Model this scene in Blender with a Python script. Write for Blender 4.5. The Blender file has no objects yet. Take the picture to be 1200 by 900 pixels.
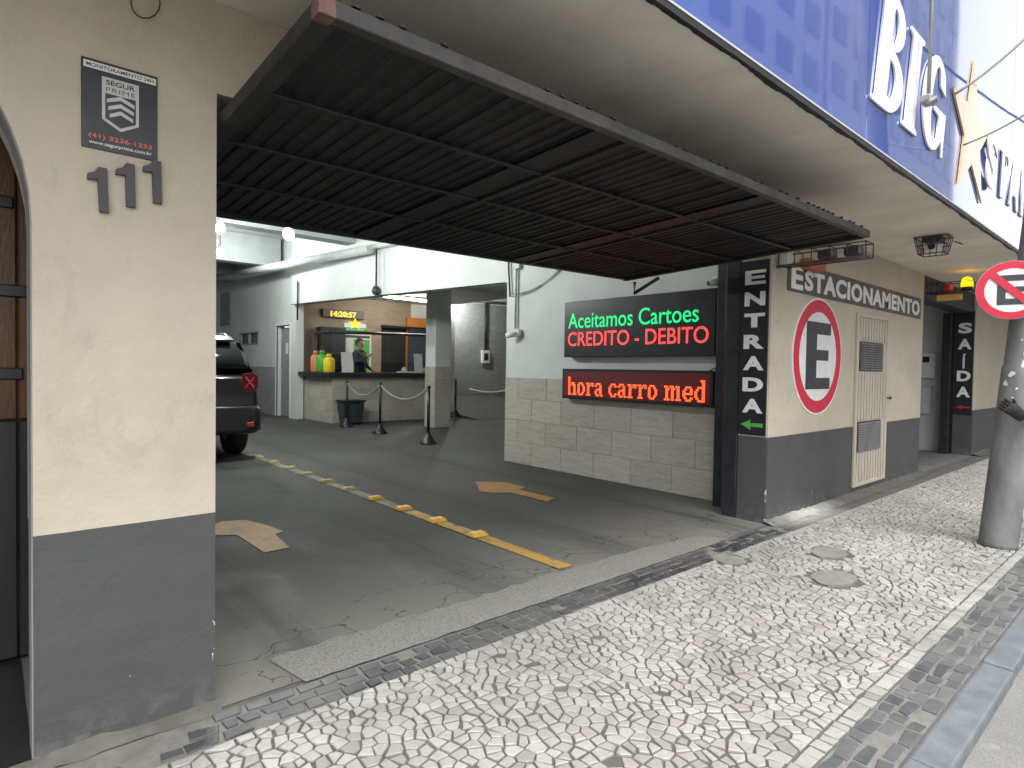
import bpy, bmesh, math, random
from mathutils import Vector, Matrix
random.seed(7)
sc = bpy.context.scene
COL = sc.collection

# ------------------------------------------------------------------ camera
CAM_LOC = Vector((0.0, -2.4233, 1.30))
FPX, YAWPX, PITCHPX, ROLL = 705.0, 806.0, 18.0, 0.016      # solved from the vanishing points
_a = math.atan2(YAWPX, FPX); _p = -math.atan2(PITCHPX, FPX); _r = math.atan(ROLL)
_f = Vector((math.cos(_a), math.sin(_a), 0)); _rt = Vector((math.sin(_a), -math.cos(_a), 0)); _up = Vector((0, 0, 1))
FW = _f * math.cos(_p) + _up * math.sin(_p); _u2 = _up * math.cos(_p) - _f * math.sin(_p)
RT = _rt * math.cos(_r) + _u2 * math.sin(_r); UP = _u2 * math.cos(_r) - _rt * math.sin(_r)
cam = bpy.data.cameras.new('camera'); camo = bpy.data.objects.new('camera', cam); COL.objects.link(camo)
M = Matrix((RT, UP, -FW)).transposed().to_4x4(); M.translation = CAM_LOC
camo.matrix_world = M
cam.sensor_width = 36; cam.lens = 36 * FPX / 1200; cam.clip_start = 0.05; cam.clip_end = 600
sc.camera = camo
# ------------------------------------------------------------------ sky, sun, exposure
SUN_EL, SUN_AZ = math.radians(62), math.radians(-15)          # azimuth measured from -Y towards +X
w = bpy.data.worlds.new('World'); sc.world = w; w.use_nodes = True
nt = w.node_tree; nt.nodes.clear()
sky = nt.nodes.new('ShaderNodeTexSky'); sky.sky_type = 'NISHITA'; sky.sun_disc = False
sky.sun_elevation = SUN_EL; sky.sun_rotation = math.radians(180) - SUN_AZ
sky.dust_density = 4; sky.air_density = 1.0; sky.ozone_density = 0.6
hs = nt.nodes.new('ShaderNodeHueSaturation'); hs.inputs['Saturation'].default_value = 0.22
bg = nt.nodes.new('ShaderNodeBackground'); bg.inputs['Strength'].default_value = 0.15
wo = nt.nodes.new('ShaderNodeOutputWorld')
nt.links.new(sky.outputs[0], hs.inputs['Color']); nt.links.new(hs.outputs[0], bg.inputs[0]); nt.links.new(bg.outputs[0], wo.inputs[0])
sun = bpy.data.lights.new('sun', 'SUN'); sun.energy = 0.8; sun.angle = math.radians(80); sun.color = (1.0, 0.97, 0.92)
suno = bpy.data.objects.new('sun', sun); COL.objects.link(suno)
_sd = Vector((math.sin(SUN_AZ) * math.cos(SUN_EL), -math.cos(SUN_AZ) * math.cos(SUN_EL), math.sin(SUN_EL)))
suno.rotation_euler = _sd.to_track_quat('Z', 'Y').to_euler(); suno.location = (6, -6, 12)
sc.view_settings.view_transform = 'Standard'; sc.view_settings.look = 'None'
sc.view_settings.gamma = 1.0; sc.view_settings.use_curve_mapping = False
sc.view_settings.exposure = 1.55
sc.render.engine = 'CYCLES'
sc.cycles.use_denoising = True; sc.cycles.max_bounces = 7; sc.cycles.diffuse_bounces = 5
sc.cycles.sample_clamp_indirect = 6.0; sc.cycles.caustics_reflective = False; sc.cycles.caustics_refractive = False

# ------------------------------------------------------------------ pixel helpers (photo 1200x900)
def ray(x, y): return FW * FPX + RT * (x - 600) + UP * (450 - y)
def onz(x, y, z=0.0):
    d = ray(x, y); return CAM_LOC + d * ((z - CAM_LOC.z) / d.z)
def ony(x, y, Y=0.0):
    d = ray(x, y); return CAM_LOC + d * ((Y - CAM_LOC.y) / d.y)
def onx(x, y, X=0.0):
    d = ray(x, y); return CAM_LOC + d * ((X - CAM_LOC.x) / d.x)

# ------------------------------------------------------------------ materials
MATS = {}
class NT:
    def __init__(s, name):
        s.m = bpy.data.materials.new(name); s.m.use_nodes = True; s.t = s.m.node_tree
        s.b = s.t.nodes['Principled BSDF']; s.o = s.t.nodes['Material Output']
        MATS[name] = s.m
    def n(s, typ, **kw):
        nd = s.t.nodes.new('ShaderNode' + typ)
        for k, v in kw.items(): setattr(nd, k, v)
        return nd
    def l(s, a, b): s.t.links.new(a, b)
    def pos(s, scale=(1, 1, 1)):
        g = s.n('NewGeometry'); mp = s.n('Mapping'); mp.inputs['Scale'].default_value = scale
        s.l(g.outputs['Position'], mp.inputs['Vector']); return mp.outputs[0]
    def noise(s, scale, detail=5, rough=.6, vec=None, dist=0):
        n = s.n('TexNoise'); n.inputs['Scale'].default_value = scale; n.inputs['Detail'].default_value = detail
        n.inputs['Roughness'].default_value = rough; n.inputs['Distortion'].default_value = dist
        s.l(vec if vec else s.pos(), n.inputs['Vector']); return n.outputs['Fac']
    def ramp(s, v, stops):
        r = s.n('ValToRGB'); e = r.color_ramp.elements
        while len(e) < len(stops): e.new(0.5)
        for i, (p, c) in enumerate(stops):
            e[i].position = p; e[i].color = (*c, 1) if len(c) == 3 else c
        s.l(v, r.inputs[0]); return r.outputs[0]
    def mix(s, f, a, b, typ='MIX'):
        m = s.n('MixRGB', blend_type=typ)
        for i, v in ((0, f), (1, a), (2, b)):
            if isinstance(v, (int, float)): m.inputs[i].default_value = v
            elif isinstance(v, tuple): m.inputs[i].default_value = (*v[:3], 1)
            else: s.l(v, m.inputs[i])
        return m.outputs[0]
    def math(s, op, a, b=0.0, clamp=False):
        m = s.n('Math', operation=op, use_clamp=clamp)
        for i, v in ((0, a), (1, b)):
            if isinstance(v, (int, float)): m.inputs[i].default_value = v
            else: s.l(v, m.inputs[i])
        return m.outputs[0]
    def bump(s, h, strength=.3, dist=.01):
        b = s.n('Bump'); b.inputs['Strength'].default_value = strength; b.inputs['Distance'].default_value = dist
        s.l(h, b.inputs['Height']); s.l(b.outputs[0], s.b.inputs['Normal'])
    def xyz(s):
        g = s.n('NewGeometry'); x = s.n('SeparateXYZ'); s.l(g.outputs['Position'], x.inputs[0]); return x.outputs
    def col(s, c): 
        if isinstance(c, tuple): s.b.inputs['Base Color'].default_value = (*c[:3], 1)
        else: s.l(c, s.b.inputs['Base Color'])
    def rough(s, r):
        if isinstance(r, (int, float)): s.b.inputs['Roughness'].default_value = r
        else: s.l(r, s.b.inputs['Roughness'])

def mat(name, c1, c2=None, scale=4, rough=.6, bump=0, bscale=60, metal=0, spec=.5, stretch=(1, 1, 1), coat=0):
    s = NT(name)
    if c2 is None: c2 = tuple(v * .8 for v in c1)
    v = s.pos(stretch)
    f = s.noise(scale, 6, .65, v)
    s.col(s.ramp(f, [(.3, c2), (.7, c1)]))
    r = s.noise(scale * 2.3, 4, .6, v)
    s.rough(s.math('ADD', s.math('MULTIPLY', r, .24), rough - .12, True))
    s.b.inputs['Metallic'].default_value = metal; s.b.inputs['Specular IOR Level'].default_value = spec
    s.b.inputs['Coat Weight'].default_value = coat
    if bump: s.bump(s.noise(bscale, 5, .6, v), bump, .01)
    return s.m
def emis(name, c, strength, base=(.02, .02, .02)):
    s = NT(name); s.col(base); s.b.inputs['Emission Color'].default_value = (*c, 1); s.b.inputs['Emission Strength'].default_value = strength
    s.rough(.5); return s.m
def flat(name, c, rough=.5, metal=0, coat=0): return mat(name, c, tuple(v * .86 for v in c), 9, rough, metal=metal, coat=coat)

def wall_paint(name, upper, lower, zsplit, corners=()):
    """two-tone plaster paint: cream above, dark grey below, with trowel relief, grime and chipped edges"""
    s = NT(name); X, Y, Z = s.xyz()
    wob = s.math('MULTIPLY', s.math('SUBTRACT', s.noise(6, 3), .5), .004)
    zz = s.math('ADD', Z, wob)
    sel = s.math('GREATER_THAN', zz, zsplit)
    big = s.noise(1.7, 6, .62); fine = s.noise(11, 6, .7)
    up = s.mix(s.ramp(big, [(.35, (0, 0, 0)), (.72, (1, 1, 1))]), tuple(v * .82 for v in upper), upper)
    up = s.mix(s.ramp(fine, [(.62, (0, 0, 0)), (.8, (.35, .35, .35))]), up, (upper[0]*.62, upper[1]*.58, upper[2]*.52))
    smudge = s.noise(3.2, 4, .75, s.pos((1.2, 1, .8)), 1.2)
    up = s.mix(s.ramp(smudge, [(.56, (0, 0, 0)), (.70, (.5, .5, .5))]), up, tuple(v * .66 for v in upper))
    lo = s.mix(s.ramp(big, [(.3, (0, 0, 0)), (.7, (1, 1, 1))]), tuple(v * .82 for v in lower), lower)
    lo = s.mix(s.ramp(s.noise(5, 6, .7, s.pos((1, 1, 2.2))), [(.6, (0, 0, 0)), (.85, (.2, .2, .2))]), lo, (.17, .168, .16))
    # dust splash near the pavement
    low = s.math('SUBTRACT', 1.0, s.math('MULTIPLY', Z, 6.0), True)
    lo = s.mix(s.math('MULTIPLY', low, s.ramp(s.noise(14, 5, .7), [(.46, (0, 0, 0)), (.75, (.6, .6, .6))])), lo, (.24, .23, .205))
    c = s.mix(sel, lo, up)
    # chips: white undercoat where the arris is knocked, and specks low on the wall
    ch = s.ramp(s.noise(15, 7, .7, s.pos((1, 1, .6))), [(.54, (0, 0, 0)), (.555, (1, 1, 1))])
    mask = None
    for cx in corners:
        d = s.math('ABSOLUTE', s.math('SUBTRACT', X, cx))
        m = s.math('LESS_THAN', s.math('ADD', d, s.math('MULTIPLY', s.noise(9, 2), .018)), .019)
        m = s.math('MULTIPLY', m, s.math('LESS_THAN', Y, .012)); m = s.math('MULTIPLY', m, s.math('LESS_THAN', s.math('ADD', Z, s.math('MULTIPLY', s.noise(3, 2), .7)), .66))
        mask = m if mask is None else s.math('MAXIMUM', mask, m)
    spk = s.math('MULTIPLY', s.ramp(s.noise(26, 2, .5), [(.735, (0, 0, 0)), (.745, (1, 1, 1))]), s.math('LESS_THAN', Z, .25))
    chips = spk if mask is None else s.math('MAXIMUM', s.math('MULTIPLY', ch, mask), spk)
    c = s.mix(chips, c, (.72, .70, .66))
    s.col(c); s.rough(s.math('ADD', s.math('MULTIPLY', fine, .25), .45))
    h = s.math('ADD', s.math('MULTIPLY', s.noise(7, 5, .6), 1.0), s.math('MULTIPLY', s.noise(60, 4, .6), .22))
    s.bump(h, .42, .02)
    return s.m

CREAM, DGREY = (.55, .495, .39), (.070, .073, .074)
wall_paint('facade_paint', CREAM, DGREY, .742, (.647, 5.03, 5.97, 9.3))
mat('arch_reveal', (.30, .29, .28), (.22, .21, .21), 5, .6, .3, 40)
mat('soffit_plaster', (.86, .82, .73), (.66, .61, .52), 2.2, .75, .4, 9, stretch=(1, .6, 1))
mat('white_wall', (.68, .71, .69), (.57, .60, .585), 1.3, .55, .15, 18)
mat('garage_ceiling', (.42, .445, .44), (.30, .32, .315), 1.2, .7, .2, 20)
mat('booth_wall', (.34, .27, .20), (.24, .185, .135), 3, .6, .2, 40, stretch=(1, 1, 4))
mat('dark_metal', (.030, .031, .034), (.018, .019, .022), 6, .5, .15, 60)
mat('jamb_metal', (.04, .042, .05), (.02, .02, .025), 7, .42, .1, 60, metal=.3)
mat('gate_sheet', (.017, .0155, .016), (.006, .006, .007), 3.2, .55, .2, 30)
mat('gate_frame', (.022, .021, .021), (.010, .010, .010), 7, .55, .2, 40)
mat('gate_edge', (.065, .061, .056), (.022, .021, .021), 5, .6, .25, 40)
mat('rust', (.17, .085, .065), (.08, .045, .04), 18, .7, .3, 60)
mat('steel_pole', (.23, .235, .235), (.115, .12, .12), 7, .6, .3, 16, stretch=(1, 1, .4))
mat('concrete', (.24, .235, .215), (.14, .137, .127), 7, .85, .5, 60)
mat('kerb_granite', (.17, .19, .20), (.10, .115, .125), 9, .6, .3, 80)
mat('pipe_white', (.66, .68, .66), (.5, .52, .5), 4, .5)
mat('cable_black', (.02, .02, .02), None, 4, .5)
mat('cable_grey', (.3, .3, .3), None, 4, .5)
flat('white_paint', (.80, .79, .77), .45); flat('plastic_black', (.018, .018, .02), .35)
flat('sign_black', (.016, .018, .024), .38); flat('sign_white', (.82, .81, .79), .4)
flat('sign_red', (.62, .022, .055), .38); flat('sign_grey', (.045, .048, .053), .4)
flat('sign_brown', (.085, .075, .07), .45); flat('sign_green', (.10, .42, .09), .4)
flat('numeral', (.055, .052, .06), .5); flat('sign_silver', (.55, .55, .53), .35); flat('phone_red', (.75, .13, .07), .5)
flat('brick_red', (.40, .115, .05), .7); flat('orange_wall', (.62, .23, .06), .6)
flat('tyre', (.014, .014, .014), .75); flat('rim', (.35, .35, .36), .3, metal=.8)
flat('skin', (.42, .24, .16), .5); flat('hair', (.018, .014, .012), .6); flat('jacket_navy', (.008, .010, .024), .9)
flat('trousers', (.02, .021, .026), .85); flat('glove_black', (.014, .014, .016), .7); flat('glove_grey', (.32, .31, .31), .8)
flat('jug_orange', (.75, .22, .08), .4); flat('jug_green', (.06, .40, .05), .4); flat('jug_yellow', (.85, .62, .02), .4)
flat('bin_blue', (.035, .045, .06), .5); flat('paper', (.78, .78, .76), .7); flat('cardboard', (.5, .4, .28), .8)
flat('wood_warm', (.42, .20, .06), .45); mat('wood_arch', (.13, .055, .018), (.05, .02, .008), 5, .4, .2, 30, stretch=(3, 3, .6))
flat('stud_yellow', (.80, .42, .05), .4); flat('stud_pale', (.42, .35, .17), .4); flat('grey_box', (.55, .56, .55), .45)
emis('bulb', (.95, 1.0, .97), 400); emis('tube_light', (1, .93, .80), 40)
emis('led_green', (.0, .60, .17), .58); emis('led_red', (1.0, .05, .05), .62); emis('led_orange', (1.0, .085, .02), 1.0)
emis('led_amber', (1.0, .42, .02), 1.3); emis('beacon_yellow', (1.0, .50, .0), 1.6); emis('star_lit', (1.0, .75, .0), .5)
emis('sign_lit_green', (.02, .5, .08), .18); emis('sign_lit_white', (.75, 1, .85), .25)
emis('led_board_red', (.5, .0, .01), .035, (.02, .003, .003))
flat('car_red_lens', (.13, .01, .012), .12, coat=1)

def mk_car_paint():
    s = NT('car_paint'); s.col((.004, .004, .005)); s.rough(.25); s.b.inputs['Coat Weight'].default_value = .6; s.b.inputs['Coat Roughness'].default_value = .05
    s = NT('car_glass'); s.col((.006, .007, .008)); s.rough(.06); s.b.inputs['Coat Weight'].default_value = .5
mk_car_paint()
def mk_glass():
    s = NT('clear_glass'); t = s.n('BsdfTransparent'); g = s.n('BsdfGlossy'); g.inputs['Roughness'].default_value = .02
    f = s.n('Fresnel'); f.inputs['IOR'].default_value = 1.45; m = s.n('MixShader')
    s.l(f.outputs[0], m.inputs[0]); s.l(t.outputs[0], m.inputs[1]); s.l(g.outputs[0], m.inputs[2]); s.l(m.outputs[0], s.o.inputs['Surface'])
mk_glass()
def mk_fascia():
    s = NT('blue_glass'); n = s.noise(.9, 2, .5)
    s.col(s.ramp(n, [(.3, (.055, .095, .33)), (.7, (.08, .13, .42))]))
    s.rough(.035); s.b.inputs['Specular IOR Level'].default_value = .85; s.b.inputs['Coat Weight'].default_value = 1.0; s.b.inputs['Coat IOR'].default_value = 1.6
    s.bump(s.noise(.8, 2, .5), .05, .05)
mk_fascia()
def mk_floor():
    s = NT('garage_concrete'); X, Y, Z = s.xyz()
    big = s.noise(.55, 6, .6, None, .6); med = s.noise(2.4, 7, .68, s.pos((1, .55, 1)), .8); fine = s.noise(45, 5, .7)
    c = s.ramp(big, [(.3, (.060, .060, .057)), (.7, (.098, .097, .090))])
    c = s.mix(s.ramp(med, [(.42, (0, 0, 0)), (.68, (.65, .65, .65))]), c, (.13, .128, .118))
    c = s.mix(s.ramp(fine, [(.35, (.5, .5, .5)), (.6, (0, 0, 0))]), c, (.06, .06, .058))
    # lighter concrete towards the threshold, its edge broken up by noise
    near = s.math('SUBTRACT', 1.0, s.math('MULTIPLY', s.math('ADD', Y, s.math('MULTIPLY', s.math('SUBTRACT', med, .5), 1.6)), .62), True)
    c = s.mix(s.math('MULTIPLY', near, .62), c, (.25, .242, .215))
    # tyre tracks rubbed along the two lanes
    tr = None
    for cx in (1.05, 2.25, 3.45, 4.75):
        d = s.math('ABSOLUTE', s.math('SUBTRACT', s.math('ADD', X, s.math('MULTIPLY', s.noise(.8, 3), .5)), cx + .25)); k = s.math('SUBTRACT', 1.0, s.math('MULTIPLY', d, 3.6), True)
        tr = k if tr is None else s.math('MAXIMUM', tr, k)
    c = s.mix(s.math('MULTIPLY', tr, s.ramp(s.noise(3, 6, .7, s.pos((2.5, .25, 1))), [(.35, (0, 0, 0)), (.65, (.75, .75, .75))])), c, (.045, .046, .045))
    # dark oil stains
    st = s.ramp(s.noise(1.15, 4, .7, None, 1.5), [(.62, (0, 0, 0)), (.75, (.6, .6, .6))])
    c = s.mix(st, c, (.05, .05, .05))
    # crack net near the threshold
    v = s.n('TexVoronoi', feature='DISTANCE_TO_EDGE'); v.inputs['Scale'].default_value = 2.6
    wv = s.n('VectorMath', operation='ADD'); nn = s.n('TexNoise'); nn.inputs['Scale'].default_value = 7; nn.inputs['Detail'].default_value = 6
    s.l(s.pos(), nn.inputs['Vector']); sc_ = s.n('VectorMath', operation='SCALE'); sc_.inputs['Scale'].default_value = .22
    s.l(nn.outputs['Color'], sc_.inputs[0]); s.l(s.pos((1, 1.6, 0)), wv.inputs[0]); s.l(sc_.outputs[0], wv.inputs[1]); s.l(wv.outputs[0], v.inputs['Vector'])
    crk = s.math('LESS_THAN', v.outputs['Distance'], .008)
    band = s.math('MULTIPLY', s.math('LESS_THAN', Y, s.math('ADD', .28, s.math('MULTIPLY', med, .75))), s.math('GREATER_THAN', s.noise(1.3, 3), .45))
    crk = s.math('MULTIPLY', crk, band)
    c = s.mix(crk, c, (.05, .048, .044))
    s.col(c); s.rough(s.ramp(med, [(.3, (.62,) * 3), (.75, (.85,) * 3)])); s.b.inputs['Specular IOR Level'].default_value = .12
    s.bump(s.math('SUBTRACT', s.math('MULTIPLY', fine, .35), crk), .3, .008)
    s = NT('threshold_concrete'); v = s.n('TexVoronoi'); v.inputs['Scale'].default_value = 75; s.l(s.pos(), v.inputs['Vector'])
    c = s.ramp(v.outputs['Distance'], [(.1, (.27, .27, .245)), (.8, (.15, .15, .138))])
    c = s.mix(s.ramp(s.noise(3, 6, .7), [(.35, (.55, .55, .55)), (.65, (0, 0, 0))]), c, (.21, .205, .185))
    s.col(c); s.rough(.85); s.bump(v.outputs['Distance'], .6, .012)
mk_floor()
def mk_yellow(name, col, wear):
    s = NT(name); n = s.noise(9, 7, .72, s.pos((1, .6, 1))); f = s.noise(60, 4, .7)
    k = s.math('ADD', s.math('MULTIPLY', n, .75), s.math('MULTIPLY', f, .3))
    s.col(s.mix(s.ramp(k, [(wear, (0, 0, 0)), (wear + .14, (1, 1, 1))]), (.12, .118, .105), col)); s.rough(.65)
mk_yellow('floor_yellow', (.50, .30, .05), .40); mk_yellow('floor_yellow_worn', (.36, .18, .015), .40); mk_yellow('line_worn', (.27, .22, .08), .50)

def mk_stone(name, stops, dust, spill=False):
    s = NT(name); g = s.n('NewGeometry'); oi = s.n('ObjectInfo')
    r = s.math('FRACT', s.math('ADD', g.outputs['Random Per Island'], oi.outputs['Random']))
    c = s.ramp(r, stops)
    vein = s.noise(24, 6, .7, None, 1.2)
    c = s.mix(s.ramp(vein, [(.52, (0, 0, 0)), (.72, (.55, .55, .55))]), c, dust)
    big = s.noise(1.5, 5, .65, None, .5)
    c = s.mix(s.ramp(big, [(.45, (0, 0, 0)), (.7, (.7, .7, .7))]), c, dust); c = s.mix(s.ramp(s.noise(5.5, 6, .7, None, 1.0), [(.58, (0, 0, 0)), (.75, (.45, .45, .45))]), c, dust)
    spot = s.ramp(s.noise(70, 2, .5), [(.72, (0, 0, 0)), (.75, (.6, .6, .6))])
    c = s.mix(spot, c, (.09, .08, .07))
    if spill: c = add_spill(s, c)
    s.col(c); s.rough(s.math('ADD', s.math('MULTIPLY', vein, .3), .35))
    s.bump(s.math('ADD', s.noise(38, 5, .65), s.math('MULTIPLY', s.noise(150, 3, .6), .3)), .35, .006)
    return s.m
def add_spill(s, c):
    """dried white plaster washed out from the foot of the pier"""
    X, Y, Z = s.xyz()
    dx = s.math('MULTIPLY', s.math('SUBTRACT', X, 5.75), 1.0); dy = s.math('MULTIPLY', s.math('SUBTRACT', Y, -.06), 2.9)
    d = s.math('SQRT', s.math('ADD', s.math('MULTIPLY', dx, dx), s.math('MULTIPLY', dy, dy)))
    k = s.math('SUBTRACT', 1.25, s.math('ADD', d, s.math('MULTIPLY', s.noise(5, 6, .7), .95)), True)
    return s.mix(s.math('MULTIPLY', k, 1.2, True), c, (.60, .59, .56))
mk_stone('stone_white', [(0, (.235, .228, .21)), (.2, (.315, .308, .288)), (.75, (.39, .382, .36)), (1, (.31, .293, .268))], (.205, .197, .178), True)
mk_stone('stone_black', [(0, (.022, .024, .029)), (.5, (.038, .04, .046)), (1, (.07, .07, .075))], (.11, .107, .10), True)
mk_stone('stone_grey', [(0, (.055, .061, .065)), (.5, (.085, .091, .094)), (1, (.13, .132, .13))], (.17, .167, .158))
def mk_mortar():
    s = NT('mortar'); X, Y, Z = s.xyz()
    c = s.ramp(s.noise(5, 7, .7), [(.3, (.07, .067, .06)), (.7, (.135, .129, .117))])
    v = s.n('TexVoronoi', feature='DISTANCE_TO_EDGE'); v.inputs['Scale'].default_value = 9.5; s.l(s.pos(), v.inputs['Vector'])
    far = s.math('MULTIPLY', s.math('GREATER_THAN', X, 14.0), s.math('GREATER_THAN', v.outputs['Distance'], .06))
    far = s.math('MULTIPLY', far, s.math('LESS_THAN', Y, -.16))
    c = s.mix(far, c, (.58, .55, .49))
    c = add_spill(s, c); s.col(c); s.rough(.9); s.bump(s.noise(90, 5, .7), .5, .006)
    s = NT('mortar_pale'); s.col(s.ramp(s.noise(9, 7, .7), [(.3, (.11, .107, .099)), (.7, (.215, .209, .193))])); s.rough(.9); s.bump(s.noise(90, 5, .7), .5, .006)
    s = NT('street_asphalt'); f = s.noise(120, 4, .7); n = s.noise(1.6, 6, .7, None, .8)
    c = s.ramp(n, [(.3, (.17, .17, .162)), (.65, (.27, .266, .25))]); c = s.mix(s.ramp(f, [(.4, (.6, .6, .6)), (.6, (0, 0, 0))]), c, (.12, .12, .115))
    c = s.mix(s.ramp(s.noise(2.1, 5, .7), [(.62, (0, 0, 0)), (.68, (.7, .7, .7))]), c, (.36, .36, .27))
    s.col(c); s.rough(.85); s.bump(f, .5, .01)
mk_mortar()
def mk_tile():
    s = NT('stone_tile'); oi = s.n('ObjectInfo'); v = s.pos((1.6, 1.6, 11)); n = s.noise(3.0, 7, .7, v, .9); fine = s.noise(14, 5, .7, v)
    c = s.ramp(n, [(.28, (.27, .24, .195)), (.5, (.46, .42, .355)), (.75, (.62, .58, .505))])
    c = s.mix(s.ramp(fine, [(.5, (0, 0, 0)), (.75, (.5, .5, .5))]), c, (.30, .275, .235))
    c = s.mix(.30, c, s.ramp(oi.outputs['Random'], [(0, (.32, .295, .25)), (1, (.62, .59, .53))]))
    s.col(c); s.rough(.5); s.bump(s.math('ADD', n, fine), .5, .008)
    s = NT('grey_tile'); v = s.pos((1.6, 1.6, 9)); n = s.noise(3.0, 7, .7, v, .8)
    s.col(s.ramp(n, [(.3, (.20, .20, .195)), (.7, (.36, .36, .345))])); s.rough(.55); s.bump(n, .4, .008)
mk_tile()
mat('far_wall_grey', (.46, .48, .51), (.36, .38, .41), 1, .7); mat('far_wall_pale', (.72, .71, .68), (.6, .59, .56), 1, .7)
flat('far_window', (.05, .06, .08), .1)

# ------------------------------------------------------------------ object helpers
WL = {}
def link(o, parent=None, loc=Vector((0, 0, 0))):
    COL.objects.link(o); WL[o.name] = Vector(loc)
    if parent is not None:
        o.parent = parent; o.location = Vector(loc) - WL[parent.name]
    else: o.location = loc
    return o
def tag(o, label=None, cat=None, group=None, kind=None):
    if label: o['label'] = label
    if cat: o['category'] = cat
    if group: o['group'] = group
    if kind: o['kind'] = kind
    return o
def thing(name, label, cat, loc, group=None):
    o = bpy.data.objects.new(name, None); o.empty_display_size = .1
    link(o, None, Vector(loc)); return tag(o, label, cat, group)
def obj(name, me, m=None, parent=None):
    """mesh in world coordinates -> object with its origin at its base"""
    if isinstance(me, bmesh.types.BMesh):
        d = bpy.data.meshes.new(name); me.to_mesh(d); me.free(); me = d
    vs = [v.co for v in me.vertices]
    lo = Vector((min(v[i] for v in vs) for i in range(3))); hi = Vector((max(v[i] for v in vs) for i in range(3)))
    c = Vector(((lo.x + hi.x) / 2, (lo.y + hi.y) / 2, lo.z))
    me.transform(Matrix.Translation(-c))
    if m is not None:
        for mm in (m if isinstance(m, (list, tuple)) else [m]): me.materials.append(MATS[mm])
    o = bpy.data.objects.new(name, me); return link(o, parent, c)
def raw(name, verts, faces):
    me = bpy.data.meshes.new(name); me.from_pydata([tuple(v) for v in verts], [], faces); me.update(); return me
def bm_box(bm, x0, x1, y0, y1, z0, z1, bev=0, seg=1):
    vs = [bm.verts.new(p) for p in ((x0, y0, z0), (x1, y0, z0), (x1, y1, z0), (x0, y1, z0), (x0, y0, z1), (x1, y0, z1), (x1, y1, z1), (x0, y1, z1))]
    fs = [bm.faces.new([vs[i] for i in f]) for f in ((0, 3, 2, 1), (4, 5, 6, 7), (0, 1, 5, 4), (1, 2, 6, 5), (2, 3, 7, 6), (3, 0, 4, 7))]
    if bev:
        es = list({e for f in fs for e in f.edges}); bmesh.ops.bevel(bm, geom=es, offset=bev, segments=seg, affect='EDGES', profile=.6)
def box(name, x0, x1, y0, y1, z0, z1, m, parent=None, bev=0, seg=1):
    bm = bmesh.new(); bm_box(bm, min(x0, x1), max(x0, x1), min(y0, y1), max(y0, y1), min(z0, z1), max(z0, z1), bev, seg)
    return obj(name, bm, m, parent)
def bm_tube(bm, pts, r, n=8, cap=True):
    pts = [Vector(p) for p in pts]; rs = r if isinstance(r, (list, tuple)) else [r] * len(pts); rings = []
    ref = Vector((0, 0, 1))
    for i, p in enumerate(pts):
        t = (pts[min(i + 1, len(pts) - 1)] - pts[max(i - 1, 0)]).normalized()
        a = t.cross(ref)
        if a.length < 1e-3: a = t.cross(Vector((1, 0, 0)))
        a.normalize(); b = a.cross(t)
        rings.append([bm.verts.new(p + (a * math.cos(2 * math.pi * k / n) + b * math.sin(2 * math.pi * k / n)) * rs[i]) for k in range(n)])
    for A, B in zip(rings, rings[1:]):
        for k in range(n): f = bm.faces.new((A[k], A[(k + 1) % n], B[(k + 1) % n], B[k])); f.smooth = True
    if cap: bm.faces.new(rings[0][::-1]); bm.faces.new(rings[-1])
def tube(name, pts, r, m, parent=None, n=8):
    bm = bmesh.new(); bm_tube(bm, pts, r, n); bmesh.ops.recalc_face_normals(bm, faces=bm.faces); return obj(name, bm, m, parent)
def bm_lathe(bm, prof, c, axis='Z', n=20):
    c = Vector(c); rings = []
    for r, h in prof:
        ring = []
        for k in range(n):
            a = 2 * math.pi * k / n; u, v = r * math.cos(a), r * math.sin(a)
            p = {'Z': (u, v, h), 'X': (h, u, v), 'Y': (u, h, v)}[axis]; ring.append(bm.verts.new(c + Vector(p)))
        rings.append(ring)
    for A, B in zip(rings, rings[1:]):
        for k in range(n): f = bm.faces.new((A[k], A[(k + 1) % n], B[(k + 1) % n], B[k])); f.smooth = True
    bm.faces.new(rings[0][::-1]); bm.faces.new(rings[-1])
    bmesh.ops.recalc_face_normals(bm, faces=bm.faces)
def lathe(name, prof, c, m, parent=None, axis='Z', n=20):
    bm = bmesh.new(); bm_lathe(bm, prof, c, axis, n); return obj(name, bm, m, parent)
def bm_poly(bm, pts, d):
    """prism: polygon pts (Vectors) extruded by vector d"""
    d = Vector(d); a = [bm.verts.new(p) for p in pts]; b = [bm.verts.new(Vector(p) + d) for p in pts]; n = len(pts)
    bm.faces.new(a); bm.faces.new(b[::-1])
    for i in range(n): bm.faces.new((a[i], a[(i + 1) % n], b[(i + 1) % n], b[i]))
    bmesh.ops.recalc_face_normals(bm, faces=bm.faces)
def poly(name, pts, d, m, parent=None):
    bm = bmesh.new(); bm_poly(bm, [Vector(p) for p in pts], d); return obj(name, bm, m, parent)
class Plane:
    """a drawing plane: P(u,v,h) = o + u*U + v*V + h*N"""
    def __init__(s, o, U, V, N): s.o, s.U, s.V, s.N = Vector(o), Vector(U), Vector(V), Vector(N)
    def __call__(s, u, v, h=0): return s.o + s.U * u + s.V * v + s.N * h
def FY(Y): return Plane((0, Y, 0), (1, 0, 0), (0, 0, 1), (0, -1, 0))       # faces the street; u = X, v = Z
def FX(X): return Plane((X, 0, 0), (0, -1, 0), (0, 0, 1), (-1, 0, 0))      # faces -X; u = -Y, v = Z
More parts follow.
